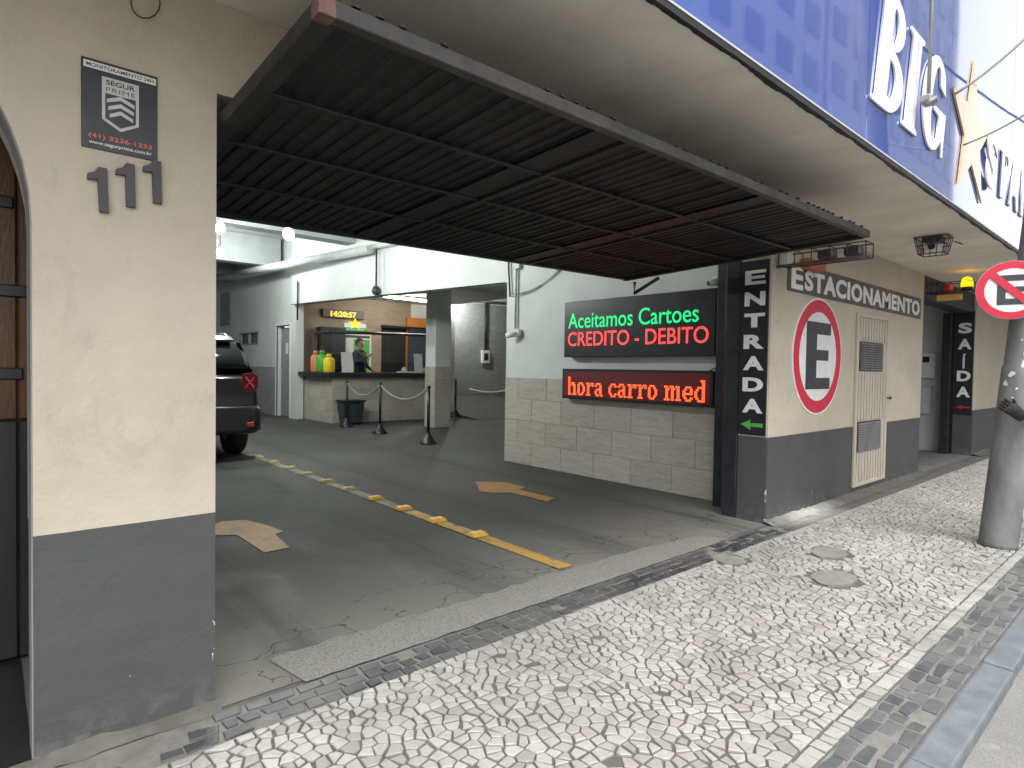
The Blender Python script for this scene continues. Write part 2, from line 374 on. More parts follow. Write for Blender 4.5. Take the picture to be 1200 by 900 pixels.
def curve_mesh(cu):
    o = bpy.data.objects.new('tmp', cu); COL.objects.link(o); dg = bpy.context.evaluated_depsgraph_get(); dg.update()
    me = bpy.data.meshes.new_from_object(o.evaluated_get(dg)); bpy.data.objects.remove(o); bpy.data.curves.remove(cu); return me
def fit(me, pl, u0, u1, v0, v1, h0, depth, shear=0, bb=None):
    xs = [v.co.x for v in me.vertices]; ys = [v.co.y for v in me.vertices]; zs = [v.co.z for v in me.vertices]
    x0, x1, y0, y1 = bb or (min(xs), max(xs), min(ys), max(ys)); z0, z1 = min(zs), max(zs)
    for v in me.vertices:
        a = (v.co.x - x0) / (x1 - x0); b = (v.co.y - y0) / (y1 - y0); c = (v.co.z - z0) / (z1 - z0) if z1 > z0 else 0
        v.co = pl(u0 + (u1 - u0) * a + shear * (v1 - v0) * b, v0 + (v1 - v0) * b, h0 + depth * c)
    me.update(); return me
def text_mesh(body, bold=0.0, space=1.0):
    cu = bpy.data.curves.new('t', 'FONT'); cu.body = body; cu.offset = bold; cu.extrude = .05; cu.space_character = space; cu.resolution_u = 4
    return curve_mesh(cu)
def text(name, body, pl, u0, u1, v0, v1, h0, depth, m, parent, bold=0.0, space=1.0, shear=0):
    if ' ' not in body: return obj(name, fit(text_mesh(body, bold, space), pl, u0, u1, v0, v1, h0, depth, shear), m, parent)
    ext = lambda me: (min(v.co.x for v in me.vertices), max(v.co.x for v in me.vertices), min(v.co.y for v in me.vertices), max(v.co.y for v in me.vertices))
    full = ext(text_mesh(body, bold, space)); ws = body.split(' '); pre = ''
    for wd in ws:
        pre = (pre + ' ' + wd).strip(); r = ext(text_mesh(pre, bold, space))[1]; me = text_mesh(wd, bold, space); e = ext(me)
        k = (u1 - u0) / (full[1] - full[0]); a1 = u0 + (r - full[0]) * k; a0 = a1 - (e[1] - e[0]) * k
        obj(name, fit(me, pl, a0, a1, v0, v1, h0, depth, shear, (e[0], e[1], full[2], full[3])), m, parent)
def glyph(name, loops, pl, u0, u1, v0, v1, h0, depth, m, parent, shear=0):
    cu = bpy.data.curves.new('g', 'CURVE'); cu.dimensions = '2D'; cu.fill_mode = 'BOTH'; cu.extrude = .05
    for L in loops:
        sp = cu.splines.new('POLY'); sp.points.add(len(L) - 1); sp.use_cyclic_u = True
        for p, q in zip(sp.points, L): p.co = (q[0], q[1], 0, 1)
    return obj(name, fit(curve_mesh(cu), pl, u0, u1, v0, v1, h0, depth, shear), m, parent)
def disc(name, pl, u, v, r, h0, depth, m, parent, r_in=0, n=56):
    bm = bmesh.new(); T = [2 * math.pi * k / n for k in range(n)]
    if r_in == 0: bm_poly(bm, [pl(u + r * math.cos(t), v + r * math.sin(t), h0) for t in T], pl.N * depth)
    else:
        R = [[bm.verts.new(pl(u + q * math.cos(t), v + q * math.sin(t), h)) for t in T] for q, h in ((r_in, h0), (r, h0), (r, h0 + depth), (r_in, h0 + depth))]
        for A, B in zip(R, R[1:] + R[:1]):
            for k in range(n): bm.faces.new((A[k], A[(k + 1) % n], B[(k + 1) % n], B[k]))
        bmesh.ops.recalc_face_normals(bm, faces=bm.faces)
    return obj(name, bm, m, parent)
def plate(name, pl, u0, u1, v0, v1, h0, depth, m, parent=None, bev=0):
    bm = bmesh.new(); bm_poly(bm, [pl(u0, v0, h0), pl(u1, v0, h0), pl(u1, v1, h0), pl(u0, v1, h0)], pl.N * depth)
    if bev: bmesh.ops.bevel(bm, geom=list(bm.edges), offset=bev, segments=1, affect='EDGES')
    return obj(name, bm, m, parent)
def prism(name, pl, pts, h0, depth, m, parent=None):
    return poly(name, [pl(u, v, h0) for u, v in pts], pl.N * depth, m, parent)

# ================================================================== GROUND
def struct(name, me, m): return tag(obj(name, me, m), kind='structure')
def sheet(x0, x1, y0, y1, z, nx=1, ny=1):
    V, F = [], []
    for j in range(ny + 1):
        for i in range(nx + 1): V.append((x0 + (x1 - x0) * i / nx, y0 + (y1 - y0) * j / ny, z))
    for j in range(ny):
        for i in range(nx): a = j * (nx + 1) + i; F.append((a, a + 1, a + nx + 2, a + nx + 1))
    return raw('sheet', V, F)
struct('street', sheet(-60, 160, -13, -1.70, -.05), 'street_asphalt')
struct('ground', sheet(-250, 400, -250, 250, -.30), 'street_asphalt')
sidewalk = struct('sidewalk', sheet(-3, 60, -1.86, .03, -.004), 'mortar')
border = struct('sidewalk_border', sheet(-3, 60, -1.802, -1.625, 0.0), 'mortar_pale')
garage_floor = struct('garage_floor', sheet(-3, 16, -.02, 20, .0), 'garage_concrete')
# rough cast threshold strip: a ragged-edged sheet on the slab
V = []; N_ = 60
for i in range(N_ + 1):
    x = .98 + (4.35 - .98) * i / N_; e = 1 if 0 < i < N_ else 0
    V.append((x, -.05 + e * random.uniform(-.006, .006), .005)); 
for i in range(N_ + 1):
    x = .93 + (4.25 - .93) * i / N_; V.append((x, (.24 if i < N_ * .75 else .24 - (i - N_ * .75) / N_ * .45) + random.uniform(-.022, .022), .005))
struct('threshold', raw('t', V, [(i, i + 1, N_ + 2 + i, N_ + 1 + i) for i in range(N_)]), 'threshold_concrete')
# corridor ramp rising to the far wall
struct('ramp', raw('r', [(9.2, 9.2, .004), (16, 7.6, .004), (16, 13.5, .43), (9.2, 13.5, .43), (9.2, 13.5, .0), (16, 13.5, 0)], [(0, 1, 2, 3), (0, 3, 4), (1, 5, 2), (3, 2, 5, 4)]), 'garage_concrete')

# kerb of long granite stones
kerb = tag(obj('kerb', raw('kb', [(-3, -1.90, -.046), (60, -1.90, -.046), (60, -1.81, -.046), (-3, -1.81, -.046)], [(0, 1, 2, 3)]), 'mortar'), kind='structure')
x = -3.0
while x < 40:
    L = random.choice((.78, .86, .95, 1.05)); 
    if x < 2.36 < x + L: L = 2.36 - x
    if L > .2:
        bm = bmesh.new(); bm_box(bm, x + .004, x + L - .004, -1.922 + random.uniform(-.006, .006), -1.806 + random.uniform(-.004, .004), -.12, .002 + random.uniform(-.004, .006), .010, 2)
        obj('kerb_stone', bm, 'kerb_granite', kerb)
    x += L

# ---- Portuguese pavement: irregular stones by Voronoi cells
def clip(pg, a, b, c):
    out = []; n = len(pg)
    for i in range(n):
        p, q = pg[i], pg[(i + 1) % n]; dp = a * p[0] + b * p[1] - c; dq = a * q[0] + b * q[1] - c
        if dp <= 0: out.append(p)
        if dp * dq < 0: t = dp / (dp - dq); out.append((p[0] + (q[0] - p[0]) * t, p[1] + (q[1] - p[1]) * t))
    return out
def cells(pts, box4, R):
    H = {}
    for i, p in enumerate(pts): H.setdefault((int(p[0] // R), int(p[1] // R)), []).append(i)
    x0, x1, y0, y1 = box4; res = []
    for i, p in enumerate(pts):
        pg = [(max(p[0] - R, x0), max(p[1] - R, y0)), (min(p[0] + R, x1), max(p[1] - R, y0)), (min(p[0] + R, x1), min(p[1] + R, y1)), (max(p[0] - R, x0), min(p[1] + R, y1))]
        cx, cy = int(p[0] // R), int(p[1] // R)
        for dx in (-2, -1, 0, 1, 2):
            for dy in (-2, -1, 0, 1, 2):
                for j in H.get((cx + dx, cy + dy), ()):
                    if j == i: continue
                    q = pts[j]; a, b = q[0] - p[0], q[1] - p[1]
                    pg = clip(pg, a, b, (q[0] ** 2 + q[1] ** 2 - p[0] ** 2 - p[1] ** 2) / 2)
                    if len(pg) < 3: break
                if len(pg) < 3: break
            if len(pg) < 3: break
        res.append(pg)
    return res
def area(pg): return .5 * sum(pg[i][0] * pg[(i + 1) % len(pg)][1] - pg[(i + 1) % len(pg)][0] * pg[i][1] for i in range(len(pg)))
def inset(pg, d):
    n = len(pg); out = pg
    for i in range(n):
        p, q = pg[i], pg[(i + 1) % n]; ex, ey = q[0] - p[0], q[1] - p[1]; L = math.hypot(ex, ey)
        if L < 1e-6: continue
        nx, ny = ey / L, -ex / L
        out = clip(out, nx, ny, nx * p[0] + ny * p[1] - d)
        if len(out) < 3: return []
    return out
def simplify(pg, m):
    pg = list(pg)
    while len(pg) > 4:
        k = min(range(len(pg)), key=lambda i: math.hypot(pg[i][0] - pg[(i + 1) % len(pg)][0], pg[i][1] - pg[(i + 1) % len(pg)][1]))
        a, b = pg[k], pg[(k + 1) % len(pg)]
        if math.hypot(a[0] - b[0], a[1] - b[1]) > m: break
        pg[k] = ((a[0] + b[0]) / 2, (a[1] + b[1]) / 2); pg.pop((k + 1) % len(pg))
    return pg
def stone_geo(pg, V, F, top=.004, tilt=.0022):
    n = len(pg); b = len(V); inn = inset(pg, .0028)
    cx = sum(p[0] for p in pg) / n; cy = sum(p[1] for p in pg) / n
    tx, ty = random.gauss(0, tilt) * 12, random.gauss(0, tilt) * 12; h = top + random.uniform(-.002, .0015)
    zf = lambda p: h + (p[0] - cx) * tx * .5 + (p[1] - cy) * ty * .5
    if len(inn) != n: inn = [(cx + (p[0] - cx) * .88, cy + (p[1] - cy) * .88) for p in pg]
    for p in pg: V.append((p[0], p[1], -.02))
    for p in pg: V.append((p[0], p[1], zf(p) - .0025))
    for p in inn: V.append((p[0], p[1], zf(p)))
    for i in range(n):
        j = (i + 1) % n
        F.append((b + i, b + j, b + n + j, b + n + i)); F.append((b + n + i, b + n + j, b + 2 * n + j, b + 2 * n + i))
    F.append(tuple(b + 2 * n + i for i in range(n)))
PATCH = [(4.05, -.93, .18, .115), (4.60, -.69, .16, .105), (3.87, -.31, .11, .11)]
def in_patch(p): return any(((p[0] - a) / (rx + .03)) ** 2 + ((p[1] - b) / (ry + .03)) ** 2 < 1 for a, b, rx, ry in PATCH)
def seen(p):
    v = Vector((p[0], p[1], 0)) - CAM_LOC; z = v.dot(FW)
    if z < .2: return 0
    px, py = 600 + FPX * v.dot(RT) / z, 450 - FPX * v.dot(UP) / z
    return 1 / (z * z) if -10 < px < 1210 and py < 915 else 0
def lay(stones, nm, many, m, parent, top=.0045, limit=300):
    order = sorted(range(len(stones)), key=lambda i: -seen(stones[i][0]) * abs(area(stones[i])) ** .3)
    rest_v, rest_f = [], []
    for k, i in enumerate(order):
        if k < limit and seen(stones[i][0]) > 0:
            V, F = [], []; stone_geo(stones[i], V, F, top); obj(nm, raw(nm, V, F), m, parent)
        else: stone_geo(stones[i], rest_v, rest_f, top)
    if rest_v: tag(obj(many, raw(many, rest_v, rest_f), m, parent), kind='stuff')
# white field
pts = []; X0, X1, YA, YB = -1.0, 14.0, -1.558, -.255
ny = 26; sy = (YB - YA) / ny; ang = .0
for j in range(ny):
    y = YA + (j + .5) * sy; x = X0 + random.random() * .1
    while x < X1:
        s = random.choice((.036, .042, .050, .058, .068))
        pts.append((x + random.uniform(-.014, .014), y + random.uniform(-.021, .021) + .016 * math.sin(x * 2.1 + 1.3 * y))); x += s
pts = [p for p in pts if YA + .02 < p[1] < YB - .02 or random.random() < .8]
pts = [(p[0], min(max(p[1], YA + .012), YB - .012)) for p in pts]
white = []
for pg in cells(pts, (X0, X1, YA, YB), .10):
    if len(pg) < 3 or area(pg) < .00045: continue
    pg = inset(pg, random.uniform(.0021, .0047)); 
    if len(pg) < 3: continue
    pg = simplify(pg, .019)
    if area(pg) < .0003: continue
    pg = [(a + random.uniform(-.0022, .0022), b + random.uniform(-.0022, .0022)) for a, b in pg]
    c = (sum(p[0] for p in pg) / len(pg), sum(p[1] for p in pg) / len(pg))
    if in_patch(c) or random.random() < .006: continue
    white.append(pg)
def course(x0, x1, y0, y1, l0, l1, gap, jit, miss=0.0, wave=0.0):
    out = []; x = x0
    while x < x1:
        L = random.uniform(l0, l1); o = wave * math.sin(x * 3.1) 
        if random.random() > miss:
            q = [(x + gap, y0 + gap), (x + L - gap, y0 + gap), (x + L - gap, y1 - gap), (x + gap, y1 - gap)]
            q = [(a + random.uniform(-jit, jit), b + o + random.uniform(-jit, jit)) for a, b in q]
            if not in_patch(q[0]): out.append(q)
        x += L
    return out
white += course(-1, 14, -1.62, -1.562, .045, .085, .0035, .004)
lay(white, 'paving_stone', 'paving_stones', 'stone_white', sidewalk)
obj('band_mortar', sheet(-.3, 5.0, -.262, -.055, -.0005), 'mortar_pale', sidewalk)
dark = []
for k in range(3): dark += course(.42 + .1 * k, 4.95 - .12 * k, -.255 + .064 * k, -.192 + .064 * k, .06, .115, .0065, .008, .03, .006)
dark += [[(a - .0, b) for a, b in q] for q in course(-.2, .45, -.25, -.17, .08, .14, .012, .012, .45)]
lay(dark, 'dark_paving_stone', 'dark_paving_stones', 'stone_black', sidewalk, .006, 180)
grey = []
for k in range(3): grey += course(-1, 14, -1.802 + .059 * k, -1.744 + .059 * k, .07, .15, .008, .008, .10)
lay(grey, 'grey_paving_stone', 'grey_paving_stones', 'stone_grey', border, .006, 180)
for a, b, rx, ry in PATCH:
    n = 22; T = [2 * math.pi * k / n for k in range(n)]; rr = [random.uniform(.9, 1.08) for _ in T]
    poly('concrete_patch', [(a + rx * q * math.cos(t), b + ry * q * math.sin(t), -.01) for t, q in zip(T, rr)], (0, 0, .017), 'concrete', sidewalk)
# mortar skirt run up against the foot of the walls
def skirt(x0, x1, yo, parent):
    V, F = [], []; n = int((x1 - x0) / .06)
    for i in range(n + 1):
        x = x0 + (x1 - x0) * i / n; w_ = yo * random.uniform(.75, 1.15)
        V += [(x, -w_, .001), (x, -w_ * .5, .012 + random.uniform(0, .006)), (x, .004, .03 + random.uniform(-.008, .012))]
    for i in range(n):
        for k in (0, 1): a = 3 * i + k; F.append((a, a + 3, a + 4, a + 1))
    return obj('mortar_skirt', raw('sk', V, F), 'mortar', parent)
skirt(-.2, .66, .055, sidewalk); skirt(5.0, 9.32, .13, sidewalk); skirt(12.1, 20, .13, sidewalk)

# floor markings on the garage slab
def decal(name, pts, m, z=.005): return obj(name, raw(name, [(p[0], p[1], z) for p in pts], [tuple(range(len(pts)))]), m, garage_floor)
decal('painted_arrow', [(4.13, 1.75), (4.31, 1.82), (4.30, 2.36), (4.44, 2.40), (4.45, 2.74), (4.20, 2.99), (3.90, 2.52), (3.98, 2.36), (4.12, 2.30)], 'floor_yellow_worn')
decal('painted_arrow', [(1.44, 1.79), (1.62, 1.80), (1.66, 2.20), (1.74, 2.24), (1.70, 2.52), (1.62, 2.78), (1.46, 2.84), (1.22, 2.66), (1.30, 2.44), (1.43, 2.36)], 'floor_yellow_worn')
decal('painted_line', [(2.80, .28), (2.92, .27), (2.92, 2.2), (2.80, 2.2)], 'floor_yellow'); decal('painted_line', [(2.80, 2.2), (2.92, 2.2), (2.91, 6.6), (2.80, 6.6)], 'line_worn')
STUD = [(560, 628), (513, 611), (473, 597), (441, 585), (411, 574), (384, 565), (361, 556.5), (340, 549.5), (320, 542.5), (302, 536)]
ORD = ['nearest the street', 'second from the street', 'third from the street', 'fourth from the street', 'fifth from the street', 'sixth from the street', 'seventh from the street', 'eighth from the street', 'second from the parked car', 'nearest the parked car']
for i, (px_, py_) in enumerate(STUD):
    p = onz(px_, py_); bm = bmesh.new()
    b = [(-.075, -.055), (.075, -.055), (.075, .055), (-.075, .055)]; lo_ = [bm.verts.new((2.86 + a, p.y + c, .006)) for a, c in b]; hi_ = [bm.verts.new((2.86 + a * .72, p.y + c * .6, .034)) for a, c in b]
    bm.faces.new(lo_[::-1]); bm.faces.new(hi_)
    for k in range(4): bm.faces.new((lo_[k], lo_[(k + 1) % 4], hi_[(k + 1) % 4], hi_[k]))
    bmesh.ops.bevel(bm, geom=list(bm.edges), offset=.004, segments=1, affect='EDGES')
    tag(obj('lane_stud', bm, 'stud_yellow' if i < 4 else 'stud_pale'), ('yellow' if i < 4 else 'pale') + ' lane stud on the painted line, ' + ORD[i], 'lane stud', 'lane studs along the yellow line')

# ================================================================== BUILDING
bld = thing('parking_building', 'cream and dark grey parking garage building with open entrance and canopy', 'building', (2.8, 0, 0))
SOF = 2.63
# facade left of the entrance with the arched doorway
AC, AR, AZ = -.735, .845, 1.735
ang = [math.pi * k / 28 for k in range(29)]
arc = [(AC + AR * math.cos(t), AZ + AR * math.sin(t)) for t in ang]      # right to left
def wall_prism(name, pts, y0, y1, m, parent=bld): return poly(name, [(u, y0, v) for u, v in pts], (0, y1 - y0, 0), m, parent)
bm = bmesh.new(); T2 = .30
outl = [(-3, -.02), (-3, SOF)] + [(a, SOF) for a, _ in arc[::-1]] + [(.647, SOF), (.647, -.02)]
# built as strips: left jamb, spandrel, right pillar
def strip(bm, top, bot):
    f = [bm.verts.new((u, 0, v)) for u, v in top]; g = [bm.verts.new((u, 0, v)) for u, v in bot]
    f2 = [bm.verts.new((u, T2, v)) for u, v in top]; g2 = [bm.verts.new((u, T2, v)) for u, v in bot]
    for i in range(len(top) - 1):
        bm.faces.new((f[i], f[i + 1], g[i + 1], g[i])); bm.faces.new((f2[i + 1], f2[i], g2[i], g2[i + 1]))
        bm.faces.new((g[i], g[i + 1], g2[i + 1], g2[i])); bm.faces.new((f[i + 1], f[i], f2[i], f2[i + 1]))
xr = arc[0][0]; xl = arc[-1][0]
strip(bm, [(a, SOF) for a, _ in arc], arc)
obj('arch_spandrel', bm, 'facade_paint', bld)
bm = bmesh.new(); bm_box(bm, xr, .647, 0, .32, -.02, SOF)
obj('front_pillar', bm, 'facade_paint', bld)
box('left_wall', -3, xl, 0, T2, -.02, SOF, 'facade_paint', bld)
# grey painted arch lining, 2 mm proud of the wall edge
bm = bmesh.new(); path = [(xr, -.01), (xr, .9)] + arc + [(xl, -.01)]
inn = [(xr - .004, -.01), (xr - .004, .9)] + [(AC + (AR - .004) * math.cos(t), AZ + (AR - .004) * math.sin(t)) for t in ang] + [(xl + .004, -.01)]
a = [bm.verts.new((u, .012, v)) for u, v in inn]; b = [bm.verts.new((u, .16, v)) for u, v in inn]; c = [bm.verts.new((u, .012, v)) for u, v in path]
for i in range(len(inn) - 1):
    bm.faces.new((a[i], a[i + 1], b[i + 1], b[i])); bm.faces.new((c[i], c[i + 1], a[i + 1], a[i]))
bmesh.ops.recalc_face_normals(bm, faces=bm.faces); obj('arch_lining', bm, 'arch_reveal', bld)
# hall behind the arch: its dimness is painted in as black surfaces
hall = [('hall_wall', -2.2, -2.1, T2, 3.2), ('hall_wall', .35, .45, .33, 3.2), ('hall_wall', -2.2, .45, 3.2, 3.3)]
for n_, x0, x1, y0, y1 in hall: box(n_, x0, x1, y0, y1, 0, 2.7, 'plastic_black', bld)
box('hall_floor', -2.1, xr - .003, .02, 3.2, -.01, .006, 'plastic_black', bld)  # black sheet over the pale slab, painted shade for the doorway
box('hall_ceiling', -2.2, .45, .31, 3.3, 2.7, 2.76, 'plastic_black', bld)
# entrance lintel, pier, exit lintel and far pier
box('lintel', .647, 5.03, .0, .26, 2.30, SOF, 'facade_paint', bld)
bm = bmesh.new(); bm_box(bm, 5.03, 9.3, 0, .27, -.02, SOF); bmesh.ops.bevel(bm, geom=[e for e in bm.edges if abs(e.verts[0].co.z - e.verts[1].co.z) > 1], offset=.008, segments=2, affect='EDGES')
pier = obj('entrance_pier', bm, 'facade_paint', bld)
box('exit_lintel', 9.302, 12.098, .03, .26, 2.33, SOF, 'dark_metal', bld)
bm = bmesh.new(); bm_box(bm, 12.1, 40, 0, .27, -.02, SOF); obj('exit_pier', bm, 'facade_paint', bld)
box('upper_wall', -3, 40, .002, .26, SOF + .19, 9.0, 'facade_paint', bld)
# canopy slab: underside is the soffit
bm = bmesh.new(); bm_box(bm, -3, 40, -1.088, .25, SOF + .002, SOF + .18); obj('canopy_slab', bm, 'soffit_plaster', bld)
# dark ragged drip edge along the canopy
V, F = [], []; n = 900
for i in range(n + 1):
    x = -1.0 + 17.0 * i / n; j = .004 * math.sin(x * 31) * math.sin(x * 7.3); d = max(0, .007 + .009 * math.sin(x * 3.7 + 2 * math.sin(x * 1.9)) * math.sin(x * 9.1 + 1.7) + random.uniform(-.003, .003))
    V += [(x, -1.082 + d * 1.3, SOF + .001), (x, -1.086 + d, SOF - .006 + j * .5), (x, -1.105, SOF - .008 + j * .3), (x, -1.105, SOF + .02)]
for i in range(n):
    for k in range(3): a = 4 * i + k; F.append((a, a + 4, a + 5, a + 1))
obj('drip_edge', raw('d', V, F), 'dark_metal', bld)
# interior shell
CE = 4.4
box('side_wall', 5.5, 5.72, .272, 4.0, -.02, CE, 'white_wall', bld)
# sloping beam over the booth opening
poly('ramp_beam', [(5.5, 4.002, 2.505), (5.5, 11.9, 2.748), (5.5, 11.9, CE), (5.5, 4.002, CE)], (.2, 0, 0), 'white_wall', bld)
tube('beam_arris', [(5.495, 4.05, 2.505), (5.495, 11.9, 2.748)], .008, 'cable_black', bld, 6)
# wall with the staff door and small windows
D0, D1 = 12.25, 13.15
for n_, y0, y1, z0, z1 in (('office_wall', 11.902, D0, 0, CE), ('office_wall', D0, D1, 2.29, CE), ('office_wall', D1, 14.5, 0, CE), ('office_wall', 14.5, 16.1, 0, 1.88), ('office_wall', 14.5, 16.1, 2.18, CE), ('office_wall', 16.1, 20, 0, CE)):
    box(n_, 5.6, 5.8, y0 + (.001 if z0 else 0), y1, z0, z1, 'white_wall', bld)
sd = box('staff_door', 5.70, 5.75, D0 + .05, D1 - .05, .01, 2.24, 'grey_tile', bld, .004); 
plate('door_notice', FX(5.699), -12.78, -12.62, 1.58, 1.86, 0, .004, 'paper', sd)
bm = bmesh.new(); bm_box(bm, 5.585, 5.63, D0 - .06, D0, 0, 2.35); bm_box(bm, 5.585, 5.63, D1, D1 + .06, 0, 2.35); bm_box(bm, 5.585, 5.63, D0, D1, 2.29, 2.35); obj('door_frame', bm, 'white_paint', sd)
wn = box('window', 5.68, 5.70, 14.5, 16.1, 1.88, 2.18, 'far_window', bld)
bm = bmesh.new()
for y in (14.5, 15.28, 16.04): bm_box(bm, 5.585, 5.66, y, y + .06, 1.88, 2.18)
bm_box(bm, 5.588, 5.655, 14.5, 16.1, 1.85, 1.89); bm_box(bm, 5.588, 5.655, 14.5, 16.1, 2.17, 2.21); obj('window_frame', bm, 'grey_tile', wn)
box('high_window', 5.575, 5.598, 17.1, 18.0, 2.5, 3.5, 'far_window', bld)
box('rear_wall', -3, 5.6, 20, 20.2, 0, CE, 'white_wall', bld); box('garage_left_wall', -3.2, -3, .3, 20, 0, CE, 'white_wall', bld)
box('garage_ceiling', -3.2, 16.2, .262, 20.2, CE + .002, CE + .2, 'garage_ceiling', bld)
box('front_inner_wall', -3, 5.5, .262, .30, 2.64, CE, 'white_wall', bld)
for y in (8.6, 12.6, 16.4): box('ceiling_beam', -3, 5.49, y, y + .35, 3.72, CE, 'garage_ceiling', bld)
box('ceiling_girder', 1.9, 2.25, 3, 20, 3.85, CE, 'garage_ceiling', bld)
box('booth_ceiling', 5.71, 10.2, 8.9, 12.62, 3.12, 3.2, 'white_wall', bld)
box('booth_back_wall', 5.81, 9.24, 12.62, 12.72, 0, 3.119, 'booth_wall', bld)
box('booth_side_wall', 5.805, 5.84, 11.95, 12.62, 1.2, 3.118, 'booth_wall', bld)
box('booth_rear_panel', 9.245, 10.9, 12.75, 12.82, 0, CE, 'white_wall', bld); box('orange_panel', 9.06, 10.6, 12.52, 12.60, .9, 2.72, 'orange_wall', bld)
# corridor
cw = box('corridor_wall', 9.3, 16.2, 13.5, 13.7, 0, CE, 'white_wall', bld)
box('corridor_end_wall', 16, 16.2, 3, 13.5, 0, CE, 'white_wall', bld); box('corridor_front_wall', 5.72, 16, 3.75, 3.98, 0, CE, 'white_wall', bld)
box('corridor_beam', 9, 16, 12.2, 12.45, 3.75, CE, 'white_wall', bld)
# column by the booth
colm = box('column', 7.25, 7.66, 8.38, 8.76, 0, CE - .001, 'white_wall', bld, .01)
# exit gateway
box('exit_inner_wall', 12.25, 12.4, .272, 4, 0, 2.7, 'white_wall', bld); box('exit_back_wall', 9.1, 12.25, 3.2, 3.3, 0, 2.7, 'grey_tile', bld)
box('exit_ceiling', 9.1, 12.4, .27, 3.3, 2.7, 2.76, 'white_wall', bld); box('exit_near_wall', 9.1, 9.29, .272, 3.2, 0, 2.7, 'white_wall', bld)

# tiles: each one an object, three sizes of shared mesh
def tile_mesh(du, dv, dep):
    bm = bmesh.new(); bm_box(bm, 0, du, 0, dep, 0, dv); 
    bmesh.ops.bevel(bm, geom=[e for e in bm.edges if all(v.co.y < .001 for v in e.verts)], offset=.004, segments=1, affect='EDGES')
    me = bpy.data.meshes.new('tile'); bm.to_mesh(me); bm.free(); return me
TM = {}
def tiles(parent, pl, u0, u1, v0, v1, tu, tv, m='stone_tile', gap=.004, dep=.012, stagger=.5):
    rows = max(1, round((v1 - v0) / tv)); tv = (v1 - v0) / rows
    for r in range(rows):
        u = u0 - (tu * stagger if r % 2 else 0)
        while u < u1 - .02:
            a, b = max(u, u0), min(u + tu, u1); u += tu
            if b - a < .03: continue
            key = (round(b - a, 3), round(tv, 3), m)
            if key not in TM: TM[key] = tile_mesh(b - a - gap, tv - gap, dep); TM[key].materials.append(MATS[m])
            o = bpy.data.objects.new('tile', TM[key]); h = random.uniform(0, .003)
            R = Matrix((pl.U, -pl.N, pl.V)).transposed().to_4x4()
            p = pl(a + gap / 2, v0 + r * tv + gap / 2, dep - .004 + h)
            COL.objects.link(o); o.parent = parent; WL[o.name] = p
            o.matrix_local = Matrix.Translation(p - WL[parent.name]) @ R
tiles(bld.children[0] if False else [c for c in bld.children if c.name.startswith('side_wall')][0], FX(5.5), -4.0, -.70, .0, 1.18, .55, .295)
tiles(colm, FX(7.25), -8.76, -8.38, 0, 1.32, .38, .33); tiles(colm, FY(8.38), 7.25, 7.66, 0, 1.32, .41, .33)
for c in [c for c in bld.children if c.name.startswith('office_wall')]: pass
ow = [c for c in bld.children if c.name.startswith('office_wall')]
tiles(ow[2], FX(5.6), -14.5, -13.22, 0, 1.25, .6, .31, 'grey_tile'); tiles(ow[3], FX(5.6), -16.1, -14.5, 0, 1.25, .6, .31, 'grey_tile'); tiles(ow[5], FX(5.6), -20, -16.1, 0, 1.25, .6, .31, 'grey_tile')
tiles(cw, FY(13.5), 10.9, 15.2, .40, 3.45, .72, .44, 'grey_tile')

# service door in the pier
P0 = FY(0)
sdoor = plate('service_door', P0, 6.99, 7.88, .11, 1.93, .0, .012, 'gate_edge', bld)
MATS['door_cream'] = mat('door_cream', (.50, .46, .39), (.42, .385, .32), 3, .5)
sdoor.data.materials[0] = MATS['door_cream']
bm = bmesh.new()
for u0, u1, v0, v1 in ((6.95, 7.0, .085, 1.955), (7.87, 7.925, .085, 1.955), (7.0, 7.87, 1.915, 1.955), (7.0, 7.87, .085, .125)): bm_box(bm, u0, u1, -.028, -.001, v0, v1, .004)
obj('door_frame', bm, 'door_cream', sdoor)
def vis_rib(z0, z1, u0=7.02, u1=7.86):
    n = 10
    for k in range(n):
        u = u0 + (u1 - u0) * (k + .5) / n; plate('door_rib', P0, u - .024, u + .024, z0, z1, .012, .012, 'door_cream', sdoor, .003)
vis_rib(.13, .44); vis_rib(.80, 1.32); vis_rib(1.67, 1.91)
for z0, z1 in ((.455, .785), (1.335, 1.655)):
    lv = plate('louvre', P0, 7.045, 7.745, z0, z1, .012, .006, 'plastic_black', sdoor)
    bm = bmesh.new(); n = 12
    for k in range(n):
        z = z0 + .012 + (z1 - z0 - .02) * k / n; bm_poly(bm, [Vector((7.05, -.019, z)), Vector((7.05, -.036, z)), Vector((7.05, -.022, z + .017)), Vector((7.05, -.019, z + .017))], (.69, 0, 0))
    tag(obj('louvre_slats', bm, 'steel_pole', lv), kind='stuff')
lathe('door_handle', [(.012, -.05), (.02, -.035), (.02, -.03), (.009, -.028), (.009, 0)], (7.90, -.028, 1.03), 'sign_grey', sdoor, 'Y', 10)
# steel jamb posts at the gate opening
for x0, x1, y0, y1 in ((5.03, 5.16, .275, .41), (5.17, 5.27, .43, .50), (5.30, 5.42, .53, .66)): box('jamb_post', x0, x1, y0, y1, 0, 2.34, 'jamb_metal', bld, .006)
box('jamb_post', 12.12, 12.22, .275, .42, 0, 2.34, 'jamb_metal', bld, .006); box('jamb_post', 11.98, 12.09, .30, .42, 0, 2.33, 'jamb_metal', bld, .006)
